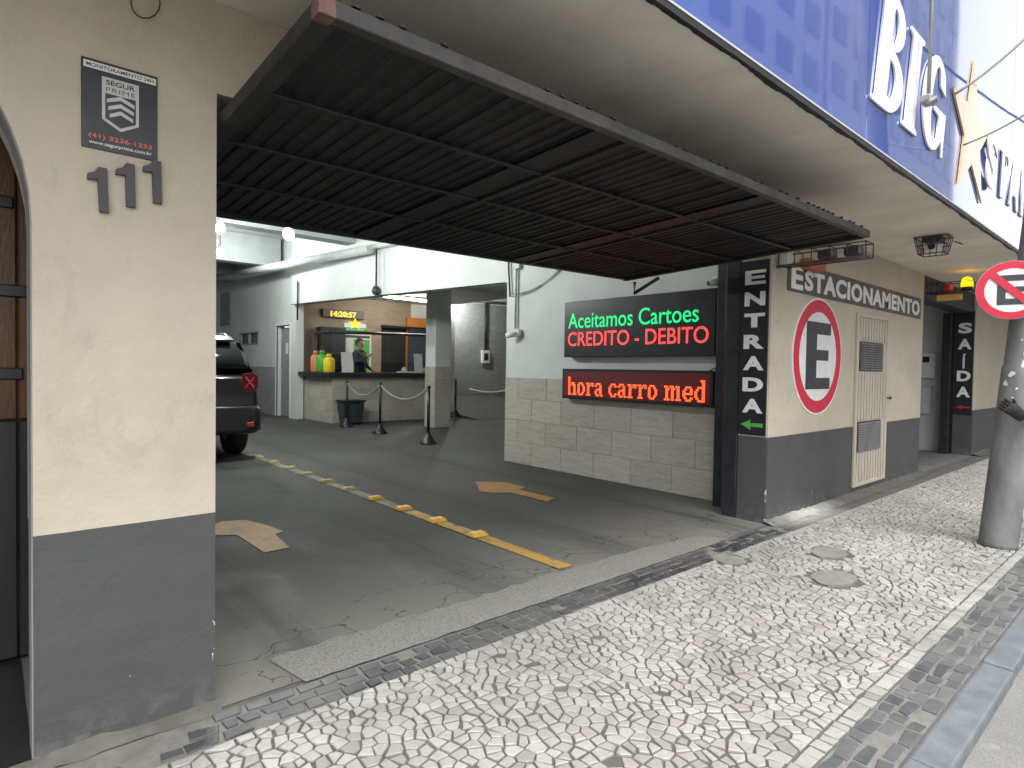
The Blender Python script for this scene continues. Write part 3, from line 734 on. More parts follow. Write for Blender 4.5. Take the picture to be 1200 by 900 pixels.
# loose cables and drain pipe that belong to the building
duct = tube('drain_pipe', [onx(434, 292, 5.36), onx(255, 324.5, 4.75)], .085, 'pipe_white', bld, 14)
tube('drain_pipe', [onx(434, 290, 5.42), onx(470, 283, 5.44)], .05, 'pipe_white', bld, 10)
tube('conduit', [(5.47, 3.94, CE), (5.47, 3.94, 2.72), (5.47, 3.90, 2.30)], .012, 'cable_black', bld)
tube('conduit', [(5.47, 3.78, 3.2), (5.47, 3.78, 1.85)], .016, 'pipe_white', bld)
plate('junction_box', FX(5.5), -3.84, -3.70, 2.66, 2.82, 0, .05, 'pipe_white', bld, .006)
def sag(a, b, d, n=10):
    a, b = Vector(a), Vector(b); return [a.lerp(b, k / n) - Vector((0, 0, d * 4 * (k / n) * (1 - k / n))) for k in range(n + 1)]
tube('loose_cable', sag((5.48, 3.9, 2.34), (5.48, 2.6, 2.82), .16), .006, 'cable_grey', bld, 6)
tube('loose_cable', sag((5.48, 3.9, 2.30), (5.48, 2.9, 2.62), .10), .005, 'cable_grey', bld, 6)
tube('conduit', [onx(349, 330, 5.46), onx(348.5, 375, 5.46)], .02, 'cable_black', bld, 6)
lp = []
for k in range(15):
    t = 2 * math.pi * k / 14; p = ony(170 + 17 * math.cos(t), 5 + 19 * math.sin(t)); lp.append((p.x, -.010 - .006 * math.sin(t), min(p.z, 2.628)))
tube('loose_cable', lp, .0022, 'cable_black', bld, 6)

# ================================================================== TILT-UP GATE
GA, GB, GC, GD = Vector((.675, -.86, 2.245)), Vector((4.79, -.82, 2.30)), Vector((4.79, 1.36, 2.185)), Vector((.675, 1.32, 2.15))
gate = thing('tilting_gate', 'large dark ribbed steel tilt-up gate raised overhead in the entrance', 'gate', (2.74, .25, 2.15))
GU = (GB - GA).normalized(); GV = (GD - GA).normalized(); GN = GU.cross(GV).normalized()      # GN up
GWID, GLEN = (GB - GA).length, (GD - GA).length
GP = Plane(GA, GU, GV, GN)
def gbox(name, u0, u1, v0, v1, h0, h1, m, bev=.003):
    bm = bmesh.new(); bm_poly(bm, [GP(u0, v0, h0), GP(u1, v0, h0), GP(u1, v1, h0), GP(u0, v1, h0)], GN * (h1 - h0))
    if bev: bmesh.ops.bevel(bm, geom=list(bm.edges), offset=bev, segments=1, affect='EDGES')
    return obj(name, bm, m, gate)
# ribbed sheet: every slat a part
ns = 54; sw = (GWID - .10) / ns
V0 = None
for k in range(ns):
    u = .05 + k * sw; prof = [(0, .004), (.30, .004), (.42, .012), (.80, .012), (.92, .004), (1, .004)]; j = random.uniform(-.004, .003)
    V = []; F = []
    for v in (.03, GLEN - .03):
        for h in (0, .003):
            for a, b in prof: V.append(GP(u + a * (sw + .010), v, b + h + .004 + j))
    n = len(prof)
    for i in range(n - 1):
        F.append((i, i + 1, 2 * n + i + 1, 2 * n + i)); F.append((n + i, 3 * n + i, 3 * n + i + 1, n + i + 1)); F.append((i, n + i, n + i + 1, i + 1)); F.append((2 * n + i, 2 * n + i + 1, 3 * n + i + 1, 3 * n + i))
    obj('slat', raw('slat', V, F), 'gate_sheet', gate)
gbox('end_rail', 0, GWID, -.012, .028, -.016, .034, 'gate_edge'); gbox('end_rail', .05, GWID - .05, GLEN - .05, GLEN, -.012, .03, 'gate_frame')
gbox('side_rail', -.012, .05, .03, GLEN, -.02, .032, 'gate_frame'); gbox('side_rail', GWID - .05, GWID, .03, GLEN, -.02, .028, 'gate_frame')
gbox('corner_plate', -.014, .035, -.0135, .035, -.017, .0345, 'rust', .001)
for u in (1.33, 2.72):
    gbox('cross_rail', u, u + .035, .03, GLEN - .05, -.018, .003, 'gate_frame'); gbox('cross_flange', u - .17, u - .01, .03, GLEN - .05, -.004, .0005, 'gate_sheet', 0)
for v in (.52, 1.02, 1.55): gbox('long_rail', .05, GWID - .05, v, v + .028, -.012, -.002, 'gate_sheet')
# ragged scalloped edge of the sheet over the front rail
bm = bmesh.new()
for k in range(ns):
    if random.random() < .62: bm_poly(bm, [GP(.05 + (k + .45) * sw, -.016, .036), GP(.05 + (k + .78) * sw, -.016, .036), GP(.05 + (k + .72) * sw, -.014, .045), GP(.05 + (k + .5) * sw, -.014, .046)], GV * .05)
tag(obj('rib_ends', bm, 'gate_frame', gate), kind='stuff')
tube('lift_arm', [(4.80, 1.26, 2.17), (4.80, 1.26, 2.06), (4.80, .98, 2.18)], .018, 'plastic_black', gate)
tube('lift_arm', [(.71, 1.2, 2.12), (.71, 1.5, 2.5), (.71, 1.5, 4.39)], .016, 'plastic_black', gate)
tube('lift_arm', [(4.78, 1.2, 2.20), (4.9, 1.5, 2.6), (4.9, 1.5, 4.39)], .016, 'plastic_black', gate)

# ================================================================== FASCIA SIGN (letters on blue glass)
fs = thing('fascia_sign', 'blue glass shop fascia with large white letters and an orange star paled to imitate reflection above the canopy', 'sign', (6, -1.09, SOF))
FS = FY(-1.09); FZ0, FZ1 = SOF + .022, 6.2
xs = [-1.0, 1.45, 3.9, 5.62, 7.9, 10.3, 12.7, 15.1]
for a, b in zip(xs, xs[1:]): plate('glass_panel', FS, a + .004, b - .004, FZ0, FZ1, -.02, .02, 'blue_glass', fs)
box('fascia_back', -1, 15.1, -1.068, -.98, FZ0, FZ1 + .02, 'dark_metal', fs)
box('trim', -1, 15.1, -1.108, -1.094, FZ0 - .002, FZ0 + .007, 'sign_silver', fs)
def arcp(cx, cy, rx, ry, a0, a1, n=14): return [(cx + rx * math.cos(math.radians(a0 + (a1 - a0) * k / n)), cy + ry * math.sin(math.radians(a0 + (a1 - a0) * k / n))) for k in range(n + 1)]
gB = [[(0, 0), (0, .04), (.10, .07), (.10, .93), (0, .96), (0, 1)] + arcp(.48, .765, .42, .235, 90, -75) + arcp(.48, .27, .52, .27, 75, -90),
      [(.46, .12), (.46, .44)] + arcp(.52, .28, .20, .16, 90, -90), [(.46, .60), (.46, .90)] + arcp(.50, .75, .16, .15, 90, -90)]
gI = [[(0, 0), (1, 0), (1, .04), (.82, .07), (.82, .93), (1, .96), (1, 1), (0, 1), (0, .96), (.18, .93), (.18, .07), (0, .04)]]
gG = [arcp(.5, .5, .5, .5, 48, 318, 30) + [(.93, .0), (1.0, .0), (1.0, .47), (.52, .47), (.52, .42), (.70, .40), (.70, .16)] + arcp(.54, .5, .19, .40, 300, 62, 24) + [(.66, .72), (.92, .66)]]
gT = [[(.36, 0), (.36, .88), (.08, .88), (0, .74), (0, 1), (1, 1), (1, .74), (.92, .88), (.64, .88), (.64, 0)]]
SH = .20
glyph('letter', gB, FS, 3.92, 4.42, 2.92, 3.66, .004, .012, 'sign_white', fs, SH); glyph('letter', gI, FS, 4.47, 4.76, 2.92, 3.60, .004, .012, 'sign_white', fs, SH)
glyph('letter', gG, FS, 4.83, 5.38, 2.92, 3.62, .004, .012, 'sign_white', fs, SH)
star = [(math.sin(math.pi * k / 5) * (.66 if k % 2 == 0 else .27), math.cos(math.pi * k / 5) * (.62 if k % 2 == 0 else .25)) for k in range(10)]
prism('star', FS, [(6.24 + a, 3.33 + b) for a, b in star], .004, .014, 'star_reflect_pale' if 'star_reflect_pale' in MATS else (flat('star_reflect_pale', (.90, .58, .26), .15, coat=.6) and 'star_reflect_pale'), fs)  # orange star paled: washed-out reflection is put into its base colour
for ch, u0, u1, z0, z1 in (('S', 6.66, 7.06, 3.0, 3.52), ('A', 7.72, 8.22, 3.03, 3.52), ('R', 8.34, 8.82, 3.03, 3.52)):
    text('letter', ch, FS, u0, u1, z0, z1, .024 if ch == 'S' else .004, .012, 'sign_white', fs, .045, shear=.12)
glyph('letter', gT, FS, 7.18, 7.62, 3.03, 3.52, .004, .012, 'sign_white', fs, .12)
# bracket rod and stay cables in front of the fascia
rod = thing('stay_rod', 'thin grey vertical rod with cable clamp in front of the letters', 'rod', (4.72, -1.18, 3.12))
tube('rod', [(4.72, -1.18, 3.12), (4.74, -1.18, 4.6)], .012, 'cable_grey', rod)
bm = bmesh.new(); bm_box(bm, 4.66, 4.78, -1.21, -1.142, 3.10, 3.15, .01); bm_tube(bm, [(4.64, -1.2, 3.08), (4.72, -1.22, 3.13), (4.82, -1.2, 3.14)], .012); obj('clamp', bm, 'cable_grey', rod)

# ================================================================== POLE with no-parking sign
PB = onz(1169, 645); PB = Vector((5.83, -1.44, 0)); lean = Vector((-.0, -.073, 1)) 
pole = thing('utility_pole', 'grey steel pole with paper scraps leaning slightly at the kerb', 'pole', PB)
n = 24; V, F = [], []; hts = [0, .04, .3, .8, 1.3, 1.36, 1.38, 2.2, 3.4, 5.2, 7.5]; rad = [.124, .122, .120, .117, .115, .115, .107, .104, .10, .095, .09]
bm = bmesh.new(); bm_tube(bm, [PB + lean * h for h in hts], rad, 26); bmesh.ops.recalc_face_normals(bm, faces=bm.faces); obj('shaft', bm, 'steel_pole', pole)
mat('old_paint', (.60, .60, .58), (.33, .33, .32), 30, .6)
toc = Vector((-.965, -.26, 0))        # side of the pole towards the camera
side = Vector((.26, -.965, 0))
def on_pole(a, h, r): d = toc * math.cos(a) + side * math.sin(a); return PB + lean * h + d * r
for k in range(15):
    a0 = random.uniform(-.95, .9); h0 = random.uniform(1.05, 1.62) if k < 16 else random.uniform(.25, .9); sz = random.uniform(.015, .05); m = 7
    pts = []
    for i in range(m):
        t = 2 * math.pi * i / m; q = random.uniform(.25, 1.0); pts.append(on_pole(a0 + sz * q * math.cos(t) / .12 * .8, h0 + sz * q * math.sin(t) * .8, .1225 if h0 < 1.36 else .1105))
    obj('paper_scrap', raw('p', pts, [tuple(range(m))]), 'sign_white' if k % 3 else 'old_paint', pole)
# no parking disc, facing back along the pavement towards the viewer
SC = onx(1186, 340, 5.62)
ndir = Vector((-.97, -.24, 0)).normalized(); udir = Vector((-ndir.y, ndir.x, 0)) * -1
udir = Vector((0, 0, 1)).cross(ndir) * 1
if udir.y > 0: udir = -udir
NP = Plane(SC, udir, (0, 0, 1), ndir)
nps = thing('no_parking_sign', 'round white no-parking sign with red ring, slash and black letter E', 'road sign', SC - Vector((0, 0, .22)))
disc('face_plate', NP, 0, 0, .212, 0, .006, 'sign_white', nps); disc('ring', NP, 0, 0, .210, .0065, .003, 'sign_red', nps, .160)
E_ = [(0, 0), (1, 0), (1, .2), (.28, .2), (.28, .42), (.9, .42), (.9, .6), (.28, .6), (.28, .8), (1, .8), (1, 1), (0, 1)]
prism('letter', NP, [(-.085 + .175 * a, -.105 + .215 * b) for a, b in E_], .0065, .002, 'sign_grey', nps)
a = math.radians(-45); c_, s_ = math.cos(a), math.sin(a)
prism('slash', NP, [(c_ * u - s_ * v, s_ * u + c_ * v) for u, v in ((-.168, -.025), (.168, -.025), (.168, .025), (-.168, .025))], .009, .003, 'sign_red', nps)
box('bracket', SC.x + .0, SC.x + .16, SC.y - .02, SC.y + .02, SC.z - .03, SC.z + .03, 'steel_pole', nps)
def cable(name, pts, label, r=.010, m='cable_grey'): return tag(tube(name, pts, r, m, None, 6), label, 'cable')
PT = lambda h: PB + lean * h
cable('stay_cable', sag(PT(4.05), (5.5, -1.15, 3.42), .05), 'thin upper cable running from the pole to the blue fascia')
cable('stay_cable', sag(PT(3.35), (5.75, -1.15, 3.10), .03), 'thin middle cable running from the pole to the blue fascia', .007)
cable('service_cable', sag(PT(4.6), (14, -1.2, 5.2), .2), 'black overhead cable running from the pole along the street', .012, 'cable_black')

# ================================================================== SIGNS ON THE FACADE
t = thing('monitoring_sign', 'black security notice plate with silver shield and red phone number above the house number', 'sign', (.345, -.003, 2.0))
F0 = FY(0)
plate('plate', F0, .237, .454, 2.003, 2.293, .0, .006, 'sign_black', t, .001)
plate('header_strip', F0, .243, .449, 2.262, 2.284, .006, .0008, 'sign_white', t)
text('header_text', 'MONITORAMENTO 24H', F0, .250, .442, 2.267, 2.279, .0072, .0004, 'sign_black', t, .012)
shp = prism('shield', F0, [(.293, 2.245), (.398, 2.245), (.398, 2.105), (.3455, 2.075), (.293, 2.105)], .006, .0012, 'sign_silver', t)
prism('shield_field', F0, [(.302, 2.192), (.389, 2.192), (.389, 2.110), (.3455, 2.086), (.302, 2.110)], .0074, .0005, 'sign_black', t)
for k, z in enumerate((2.174, 2.150, 2.126)):
    prism('chevron', F0, [(.306 + .004 * k, z), (.3455, z + .017), (.385 - .002 * k, z), (.385 - .002 * k, z - .012), (.3455, z + .004), (.306 + .004 * k, z - .012)], .0081, .0005, 'sign_silver', t)
text('shield_text', 'SEGUR', F0, .304, .387, 2.221, 2.237, .0074, .0004, 'sign_black', t, .02); text('shield_text', 'PRIME', F0, .304, .387, 2.199, 2.213, .0074, .0004, 'sign_grey', t, -.005, 1.15)
text('phone_text', '(41) 3236-1333', F0, .256, .437, 2.034, 2.053, .0062, .0004, 'phone_red', t, .018); text('web_text', 'www.segurprime.com.br', F0, .257, .437, 2.015, 2.029, .0062, .0004, 'sign_white', t, .008)
one = [(0, .70), (.02, .82), (.30, .88), (.48, 1.0), (.86, 1.0), (.90, 0), (.48, .0), (.44, .72)]
for (x0, z0, r), lab in (((.254, 1.797, .02), 'leftmost and lowest'), ((.330, 1.829, .0), 'middle'), ((.410, 1.857, .01), 'rightmost and highest')):
    c_, s_ = math.cos(r), math.sin(r)
    tag(prism('house_numeral', F0, [(x0 + .064 * a * c_ - .150 * b * s_, z0 + .064 * a * s_ + .145 * b * c_) for a, b in one], .0, .016, 'numeral'), lab + ' of the three dark raised digits 1 on the cream pillar', 'numeral', 'house number digits')

# entrance board ENTRADA on the pier's inner side
def side_board(word, X, y0, y1, z0, z1, letters, arrow, label):
    t = thing('vertical_sign', label, 'sign', (X, (y0 + y1) / 2, z0)); pl = FX(X)
    plate('board', pl, -y1, -y0, z0, z1, .0, .012, 'sign_black', t, .002)
    zt, zb = letters; n = len(word); step = (zt - zb) / n
    for i, ch in enumerate(word):
        u0, u1 = -y1 + (y1 - y0) * .14, -y0 - (y1 - y0) * .12; v1 = zt - i * step; v0 = v1 - step * (.66 if ch not in 'Í' else .86)
        if ch in 'IÍ': mu = (u0 + u1) / 2; u0, u1 = mu - .022, mu + .022
        if ch == 'Í': v1 += .02
        if ch == 'E': loops = [[(0, 0), (1, 0), (1, .22), (.30, .22), (.30, .40), (.95, .40), (.95, .60), (.30, .60), (.30, .78), (1, .78), (1, 1), (0, 1)]]; glyph('letter', loops, pl, u0, u1, v0, v1, .0122, .003, 'sign_white', t)
        elif ch == 'T': glyph('letter', [[(.35, 0), (.65, 0), (.65, .76), (1, .76), (1, 1), (0, 1), (0, .76), (.35, .76)]], pl, u0, u1, v0, v1, .0122, .003, 'sign_white', t)
        else: text('letter', ch, pl, u0, u1, v0, v1, .0122, .003, 'sign_white', t, .045)
    if arrow:
        a0, a1 = arrow; w_ = y1 - y0
        prism('arrow', pl, [(-y1 + w_ * .10, (a0 + a1) / 2), (-y1 + w_ * .48, a1), (-y1 + w_ * .44, a1 * .65 + a0 * .35), (-y0 - w_ * .1, a1 * .68 + a0 * .32), (-y0 - w_ * .1, a1 * .3 + a0 * .7), (-y1 + w_ * .44, a1 * .33 + a0 * .67), (-y1 + w_ * .48, a0)], .0122, .003, 'sign_green' if word == 'ENTRADA' else 'sign_red', t)
    return t
side_board('ENTRADA', 5.029, .012, .262, .755, 2.27, (2.185, .885), (.80, .89), 'tall black board reading ENTRADA downwards above a green arrow')
side_board('SAÍDA', 12.099, .012, .262, .66, 2.36, (2.17, .86), (.75, .82), 'tall black board reading SAIDA downwards at the far exit')
# dark painted lower face behind / below the boards is the pier paint itself
t = thing('parking_banner', 'long dark brown banner reading ESTACIONAMENTO on the cream pier', 'sign', (7.2, 0, 2.03))
plate('board', F0, 5.325, 9.14, 2.03, 2.262 + .03, .0, .010, 'sign_brown', t, .001)
text('letter', 'E', F0, 5.38, 5.62, 2.055, 2.272, .0102, .003, 'sign_white', t, .035); text('lettering', 'STACIONAMENTO', F0, 5.66, 9.08, 2.062, 2.25, .0102, .003, 'sign_white', t, .040, 1.09)
t = thing('round_parking_sign', 'large round red-ringed parking sign with dark letter E on the pier', 'sign', (6.01, 0, .90))
uc, vc, R_ = 6.01, 1.462, .558
disc('face', F0, uc, vc, R_, 0, .008, 'sign_white', t, n=72); disc('ring', F0, uc, vc, R_ - .018, .0082, .002, 'sign_red', t, .425, 72)
prism('letter', F0, [(5.735 + .55 * a, 1.15 + .64 * b) for a, b in [(0, 0), (1, 0), (1, .17), (.42, .17), (.42, .43), (.92, .43), (.92, .59), (.42, .59), (.42, .82), (1, .82), (1, 1), (0, 1)]], .0082, .002, 'sign_grey', t)

# warning-light brackets over the entrance and the exit
def wire_cage(name, x0, x1, y0, y1, z0, z1, parent, nb=6, r=.005, m='rust'):
    bm = bmesh.new()
    for x in (x0, x1):
        for z in (z0, z1): bm_tube(bm, [(x, y0, z), (x, y1, z)], r, 6)
        for k in range(nb + 1): y = y0 + (y1 - y0) * k / nb; bm_tube(bm, [(x, y, z0), (x, y, z1)], r * .8, 5)
    for k in range(nb + 1):
        y = y0 + (y1 - y0) * k / nb
        for z in (z0, z1): bm_tube(bm, [(x0, y, z), (x1, y, z)], r * .8, 5)
    return obj(name, bm, m, parent)
t = thing('caged_lamp_bracket', 'wire cage bracket with two dark floodlights beside the raised gate', 'lamp bracket', (5.12, -.02, 2.20))
wire_cage('cage', 5.045, 5.20, -.72, -.05, 2.205, 2.315, t, 5, .006, 'dark_metal'); tube('arm', [(5.12, 0, 2.21), (5.12, -.72, 2.21)], .012, 'rust', t)
for y in (-.60, -.40): bm = bmesh.new(); bm_box(bm, 5.07, 5.17, y - .07, y + .05, 2.225, 2.30, .012); obj('floodlight', bm, 'sign_grey', t)
bm = bmesh.new(); bm_box(bm, 5.07, 5.16, -.12, -.05, 2.215, 2.31, .006); obj('junction_box', bm, 'pipe_white', t)
tag(box('rusty_box', 5.55, 5.90, -.10, -.012, 2.245, 2.335, 'brick_red', None, .006), 'rust red box above the ESTACIONAMENTO banner', 'box')
t = thing('beacon_bracket', 'wire bracket with lit yellow beacon over the exit', 'beacon', (9.35, -.01, 2.36))
wire_cage('cage', 9.32, 9.50, -.50, -.02, 2.37, 2.50, t, 4, .006, 'dark_metal'); tube('arm', [(9.41, 0, 2.385), (9.41, -.52, 2.385)], .012, 'dark_metal', t)
lathe('beacon_base', [(.06, 0), (.06, .03), (.05, .045)], (9.38, -.44, 2.39), 'plastic_black', t); lathe('beacon_dome', [(.062, 0), (.062, .05), (.055, .085), (.035, .11), (.008, .118)], (9.38, -.44, 2.437), 'beacon_yellow', t)
lathe('siren', [(.035, 0), (.05, .02), (.05, .08), (.03, .09)], (9.40, -.24, 2.39), 'sign_red', t)
flat('amber_box', (.62, .36, .10), .5)
plate('sign_box', FX(9.33), .13, .40, 2.27, 2.345, -.06, .06, 'amber_box', t, .006)
t = thing('soffit_floodlight', 'caged black floodlight hanging under the canopy soffit', 'floodlight', (6.85, -.70, SOF - .19))
bm = bmesh.new()
for k in range(5):
    q = k / 4; w1, w2 = .10, .13
    for sx in (-1, 1): bm_tube(bm, [(6.85 + sx * .09, -.70 - w1 + 2 * w1 * q, SOF - .17), (6.85 + sx * .12, -.70 - w2 + 2 * w2 * q, SOF - .01)], .004, 5)
    for sy in (-1, 1): bm_tube(bm, [(6.76 + .18 * q, -.70 + sy * w1, SOF - .17), (6.73 + .24 * q, -.70 + sy * w2, SOF - .01)], .004, 5)
for z, f in ((SOF - .17, 1.0), (SOF - .09, 1.15), (SOF - .012, 1.3)):
    c4 = [(6.85 + sx * .09 * f, -.70 + sy * .10 * f, z) for sx, sy in ((-1, -1), (1, -1), (1, 1), (-1, 1))]
    for k in range(4): bm_tube(bm, [c4[k], c4[(k + 1) % 4]], .005, 5)
obj('cage', bm, 'dark_metal', t); bm = bmesh.new(); bm_box(bm, 6.77, 6.93, -.78, -.62, SOF - .06, SOF - .004, .01); obj('housing', bm, 'sign_grey', t)
bm = bmesh.new(); bm_box(bm, 6.80, 6.90, -.76, -.64, SOF - .14, SOF - .062, .01); obj('lamp_head', bm, 'white_paint', t); lathe('lens', [(.03, -.004), (.026, 0), (.01, .006)], (6.795, -.70, SOF - .10), 'plastic_black', t, 'X', 14)
tube('cable', [(6.96, -.84, SOF - .05), (7.0, -.9, SOF - .08), (7.05, -.86, SOF - .05)], .005, 'cable_black', t, 6)

# LED boards on the inner side wall
GL = {'h': '##......,##......,##......,##.###..,###.###.,##...##.,##...##.,##...##.,##...##.,###.####', 'o': ',,,.####..,##..##.,##...##,##...##,##...##,##..##.,.####..',
      'r': ',,,###.###,.###.##,.##....,.##....,.##....,.##....,####...', 'a': ',,,.####..,##..##.,....##.,.#####.,##..##.,##..##.,.###.##', 'c': ',,,..####.,.##..##,##.....,##.....,##.....,.##..##,..####.',
      'm': ',,,###.###.###.,.###.###.##.,.##..##..##.,.##..##..##.,.##..##..##.,.##..##..##.,####.##.####', 'e': ',,,..####.,.##..##,##...##,#######,##.....,.##..##,..####.', 'd': '....###,.....##,.....##,..#####,.##..##,##...##,##...##,##...##,.##..##,..#####'}
def led_matrix(words, pl, u0, u1, v0, v1, m, parent):
    lay_, x = [], 0
    for wd in words:
        dots = []
        for ch in wd:
            rows = GL[ch].split(','); wd_ = max(len(r) for r in rows)
            for j, r in enumerate(rows):
                for i, q in enumerate(r):
                    if q == '#': dots.append((x + i, 9 - j))
            x += wd_ + 1
        lay_.append(dots); x += 4
    cu, cv = (u1 - u0) / (x - 5), (v1 - v0) / 10
    for dots in lay_:
        bm = bmesh.new()
        for i, j in dots:
            a, b = u0 + i * cu, v0 + j * cv; bm_poly(bm, [pl(a + cu * .08, b + cv * .08, .001), pl(a + cu * .92, b + cv * .08, .001), pl(a + cu * .92, b + cv * .92, .001), pl(a + cu * .08, b + cv * .92, .001)], pl.N * .002)
        tag(obj('led_word', bm, m, parent), kind='stuff')
L1 = FX(5.5)
t = thing('led_board', 'large black LED board reading Aceitamos Cartoes in green above red CREDITO - DEBITO', 'led sign', (5.45, 1.75, 1.455))
plate('case', L1, -2.77, -.72, 1.455, 2.125, .014, .10, 'plastic_black', t, .006)
text('green_lettering', 'Aceitamos Cartoes', FX(5.386), -2.70, -.905, 1.80, 1.985, .001, .002, 'led_green', t, .005)
text('red_lettering', 'CREDITO - DEBITO', FX(5.386), -2.70, -.79, 1.585, 1.755, .001, .002, 'led_red', t, .005)
t = thing('led_board', 'smaller glowing red LED board reading hora carro med below the larger board', 'led sign', (5.45, 1.75, .945))
plate('case', L1, -2.80, -.735, .945, 1.31, .014, .09, 'plastic_black', t, .006); plate('panel', FX(5.396), -2.77, -.765, .975, 1.28, .0, .001, 'led_board_red', t)
led_matrix(['hora', 'carro', 'med'], FX(5.3945), -2.69, -.82, .992, 1.215, 'led_orange', t)
tube('cable', [(5.42, .76, 1.50), (5.46, .68, 1.42), (5.45, .72, 1.35), (5.44, .80, 1.31)], .008, 'cable_black', t, 6)
tag(box('cable_socket', 5.43, 5.488, .66, .70, 1.36, 1.43, 'plastic_black'), 'small black socket beside the LED boards', 'socket')
def cctv(loc, label, aim=(-.2, -.1, -.02)):
    loc = Vector(loc); t = thing('security_camera', label, 'camera', loc); bm = bmesh.new(); bm_box(bm, loc.x - .03, loc.x + .02, loc.y - .05, loc.y + .05, loc.z, loc.z + .10, .008); obj('mount', bm, 'white_paint', t)
    a = Vector(aim); lathe_p = [loc + Vector((-.03, 0, .03)), loc + Vector((-.03, 0, .03)) + a]
    tube('barrel', lathe_p, .035, 'white_paint', t, 12); tube('lens', [lathe_p[1], lathe_p[1] + a * .06], .026, 'plastic_black', t, 12)
cctv((5.47, 3.72, 1.74), 'white security camera on the wall left of the LED boards', (-.06, .14, -.02))
cctv((5.47, .74, 2.16), 'black and white camera at the top right of the LED boards', (-.08, .05, -.02))

# ================================================================== GARAGE INTERIOR
def bulb(p, label, drop):
    p = Vector(p); t = thing('hanging_bulb', label, 'lamp', p, 'hanging bulbs in the garage')
    tube('flex', [p + Vector((0, 0, .14)), p + Vector((0, 0, .14 + drop))], .008, 'cable_black', t, 6)
    lathe('socket', [(.03, .07), (.035, .09), (.035, .15), (.02, .16)], p, 'pipe_white', t); lathe('globe', [(.01, -.065), (.045, -.05), (.065, -.01), (.06, .03), (.035, .075)], p, 'bulb', t, n=16)
for px_, py_, z, lab in ((338, 275, 3.0, 'bright bulb hanging over the driveway, rightmost of the three'), (258, 268, 3.30, 'bright bulb showing beside the cream pillar, upper of two'), (258, 296, 3.62, 'bright bulb showing beside the cream pillar, lower of two'), (537, 353, 3.35, 'small bright bulb in the side corridor')):
    p = onz(px_, py_, z); bulb(p, lab, CE - z - .142)
cctv(onx(268, 303, 4.4), 'white camera hanging from a rod near the garage ceiling', (.02, -.2, -.05))
# counter
ct = thing('ticket_counter', 'stone tiled ticket counter with black top and dark glazing frame', 'counter', (6.9, 10.9, 0))
base = box('base', 5.845, 8.6, 10.365, 12.2, 0, 1.05, 'stone_tile', ct)
tiles(base, FY(10.365), 5.845, 8.6, 0, 1.04, .6, .26); tiles(base, FX(5.845), -12.2, -10.365, 0, 1.04, .6, .26)
bm = bmesh.new(); bm_box(bm, 5.66, 8.75, 10.18, 12.22, 1.052, 1.15, .012); obj('countertop', bm, 'plastic_black', ct)
box('booth_platform', 5.86, 8.55, 10.4, 12.15, 1.0, 1.04, 'dark_metal', ct)
fr = []
bm = bmesh.new()
for a, b in (((5.86, 11.35, 2.06), (5.86, 10.5, 2.06)), ((5.86, 10.5, 2.06), (8.7, 10.5, 2.12)), ((5.86, 11.35, 1.15), (5.86, 11.35, 2.06))): bm_tube(bm, [a, b], .035, 4)
obj('glazing_frame', bm, 'plastic_black', ct)
poly('glass_pane', [(5.9, 10.5, 1.40), (7.2, 10.5, 1.40), (7.2, 10.5, 2.03), (5.9, 10.5, 2.03)], (0, .006, 0), 'clear_glass', ct); poly('glass_pane', [(7.22, 10.5, 1.40), (8.65, 10.5, 1.40), (8.65, 10.5, 2.05), (7.22, 10.5, 2.05)], (0, .006, 0), 'clear_glass', ct)
# things fixed to the booth's back wall
BW = FY(12.62)
def bp(x, y, Y=12.6): p = ony(x, y, Y); return p.x, p.z
t = thing('clock_display', 'amber LED clock showing 14:20:57 on the booth wall', 'clock', (7.15, 12.6, 2.58)); plate('case', BW, 6.56, 7.74, 2.56, 2.78, 0, .07, 'sign_brown', t, .01); text('digits', '14:20:57', FY(12.55), 6.78, 7.50, 2.595, 2.735, .001, .002, 'led_amber', t, .02)
t = thing('star_sign', 'small lit green and white sign with a yellow star below the clock', 'sign', (7.49, 12.6, 2.24)); plate('green_band', BW, 7.19, 7.80, 2.24, 2.33, 0, .05, 'sign_lit_green', t); plate('white_band', BW, 7.19, 7.80, 2.332, 2.45, 0, .05, 'sign_lit_white', t)
prism('star', FY(12.57), [(7.47 + .2 * a / .66, 2.43 + .16 * b / .62) for a, b in star], .001, .02, 'star_lit', t)
text('lettering', 'ESTACIONAMENTO', FY(12.57), 7.23, 7.76, 2.262, 2.305, .001, .002, 'sign_white', t, .01)
t = thing('notice_board', 'white notice board with green panels behind the attendant', 'notice board', (7.57, 12.6, 1.0)); plate('board', BW, 7.15, 7.98, 1.0, 2.17, 0, .02, 'paper', t); plate('header', BW, 7.2, 7.93, 2.06, 2.13, .02, .003, 'sign_grey', t)
for a in (7.45, 7.72): plate('green_panel', BW, a, a + .2, 1.1, 2.02, .02, .003, 'sign_green', t)
tag(plate('cabinet', BW, 6.42, 7.12, 1.0, 2.30, 0, .25, 'sign_grey', None, .01), 'dark grey cabinet against the booth wall left of the notice board', 'cabinet')
t = thing('back_doorway', 'dark doorway with glazed panel at the right of the booth', 'doorway', (8.95, 12.6, 0)); plate('panel', BW, 8.30, 9.05, .9, 2.38, .0, .04, 'plastic_black', t); plate('glass', BW, 9.08, 9.75, 1.1, 2.40, .10, .05, 'far_window', t); plate('head', BW, 8.28, 9.80, 2.385, 2.45, .0, .16, 'plastic_black', t)
t = thing('spotlight', 'small white spotlight on the orange panel', 'spotlight', (9.75, 12.45, 2.5)); lathe('head', [(.03, 0), (.07, .03), (.07, .14), (.04, .17)], (9.75, 12.42, 2.52), 'white_paint', t); tube('arm', [(9.75, 12.45, 2.60), (9.75, 12.52, 2.66)], .015, 'plastic_black', t)
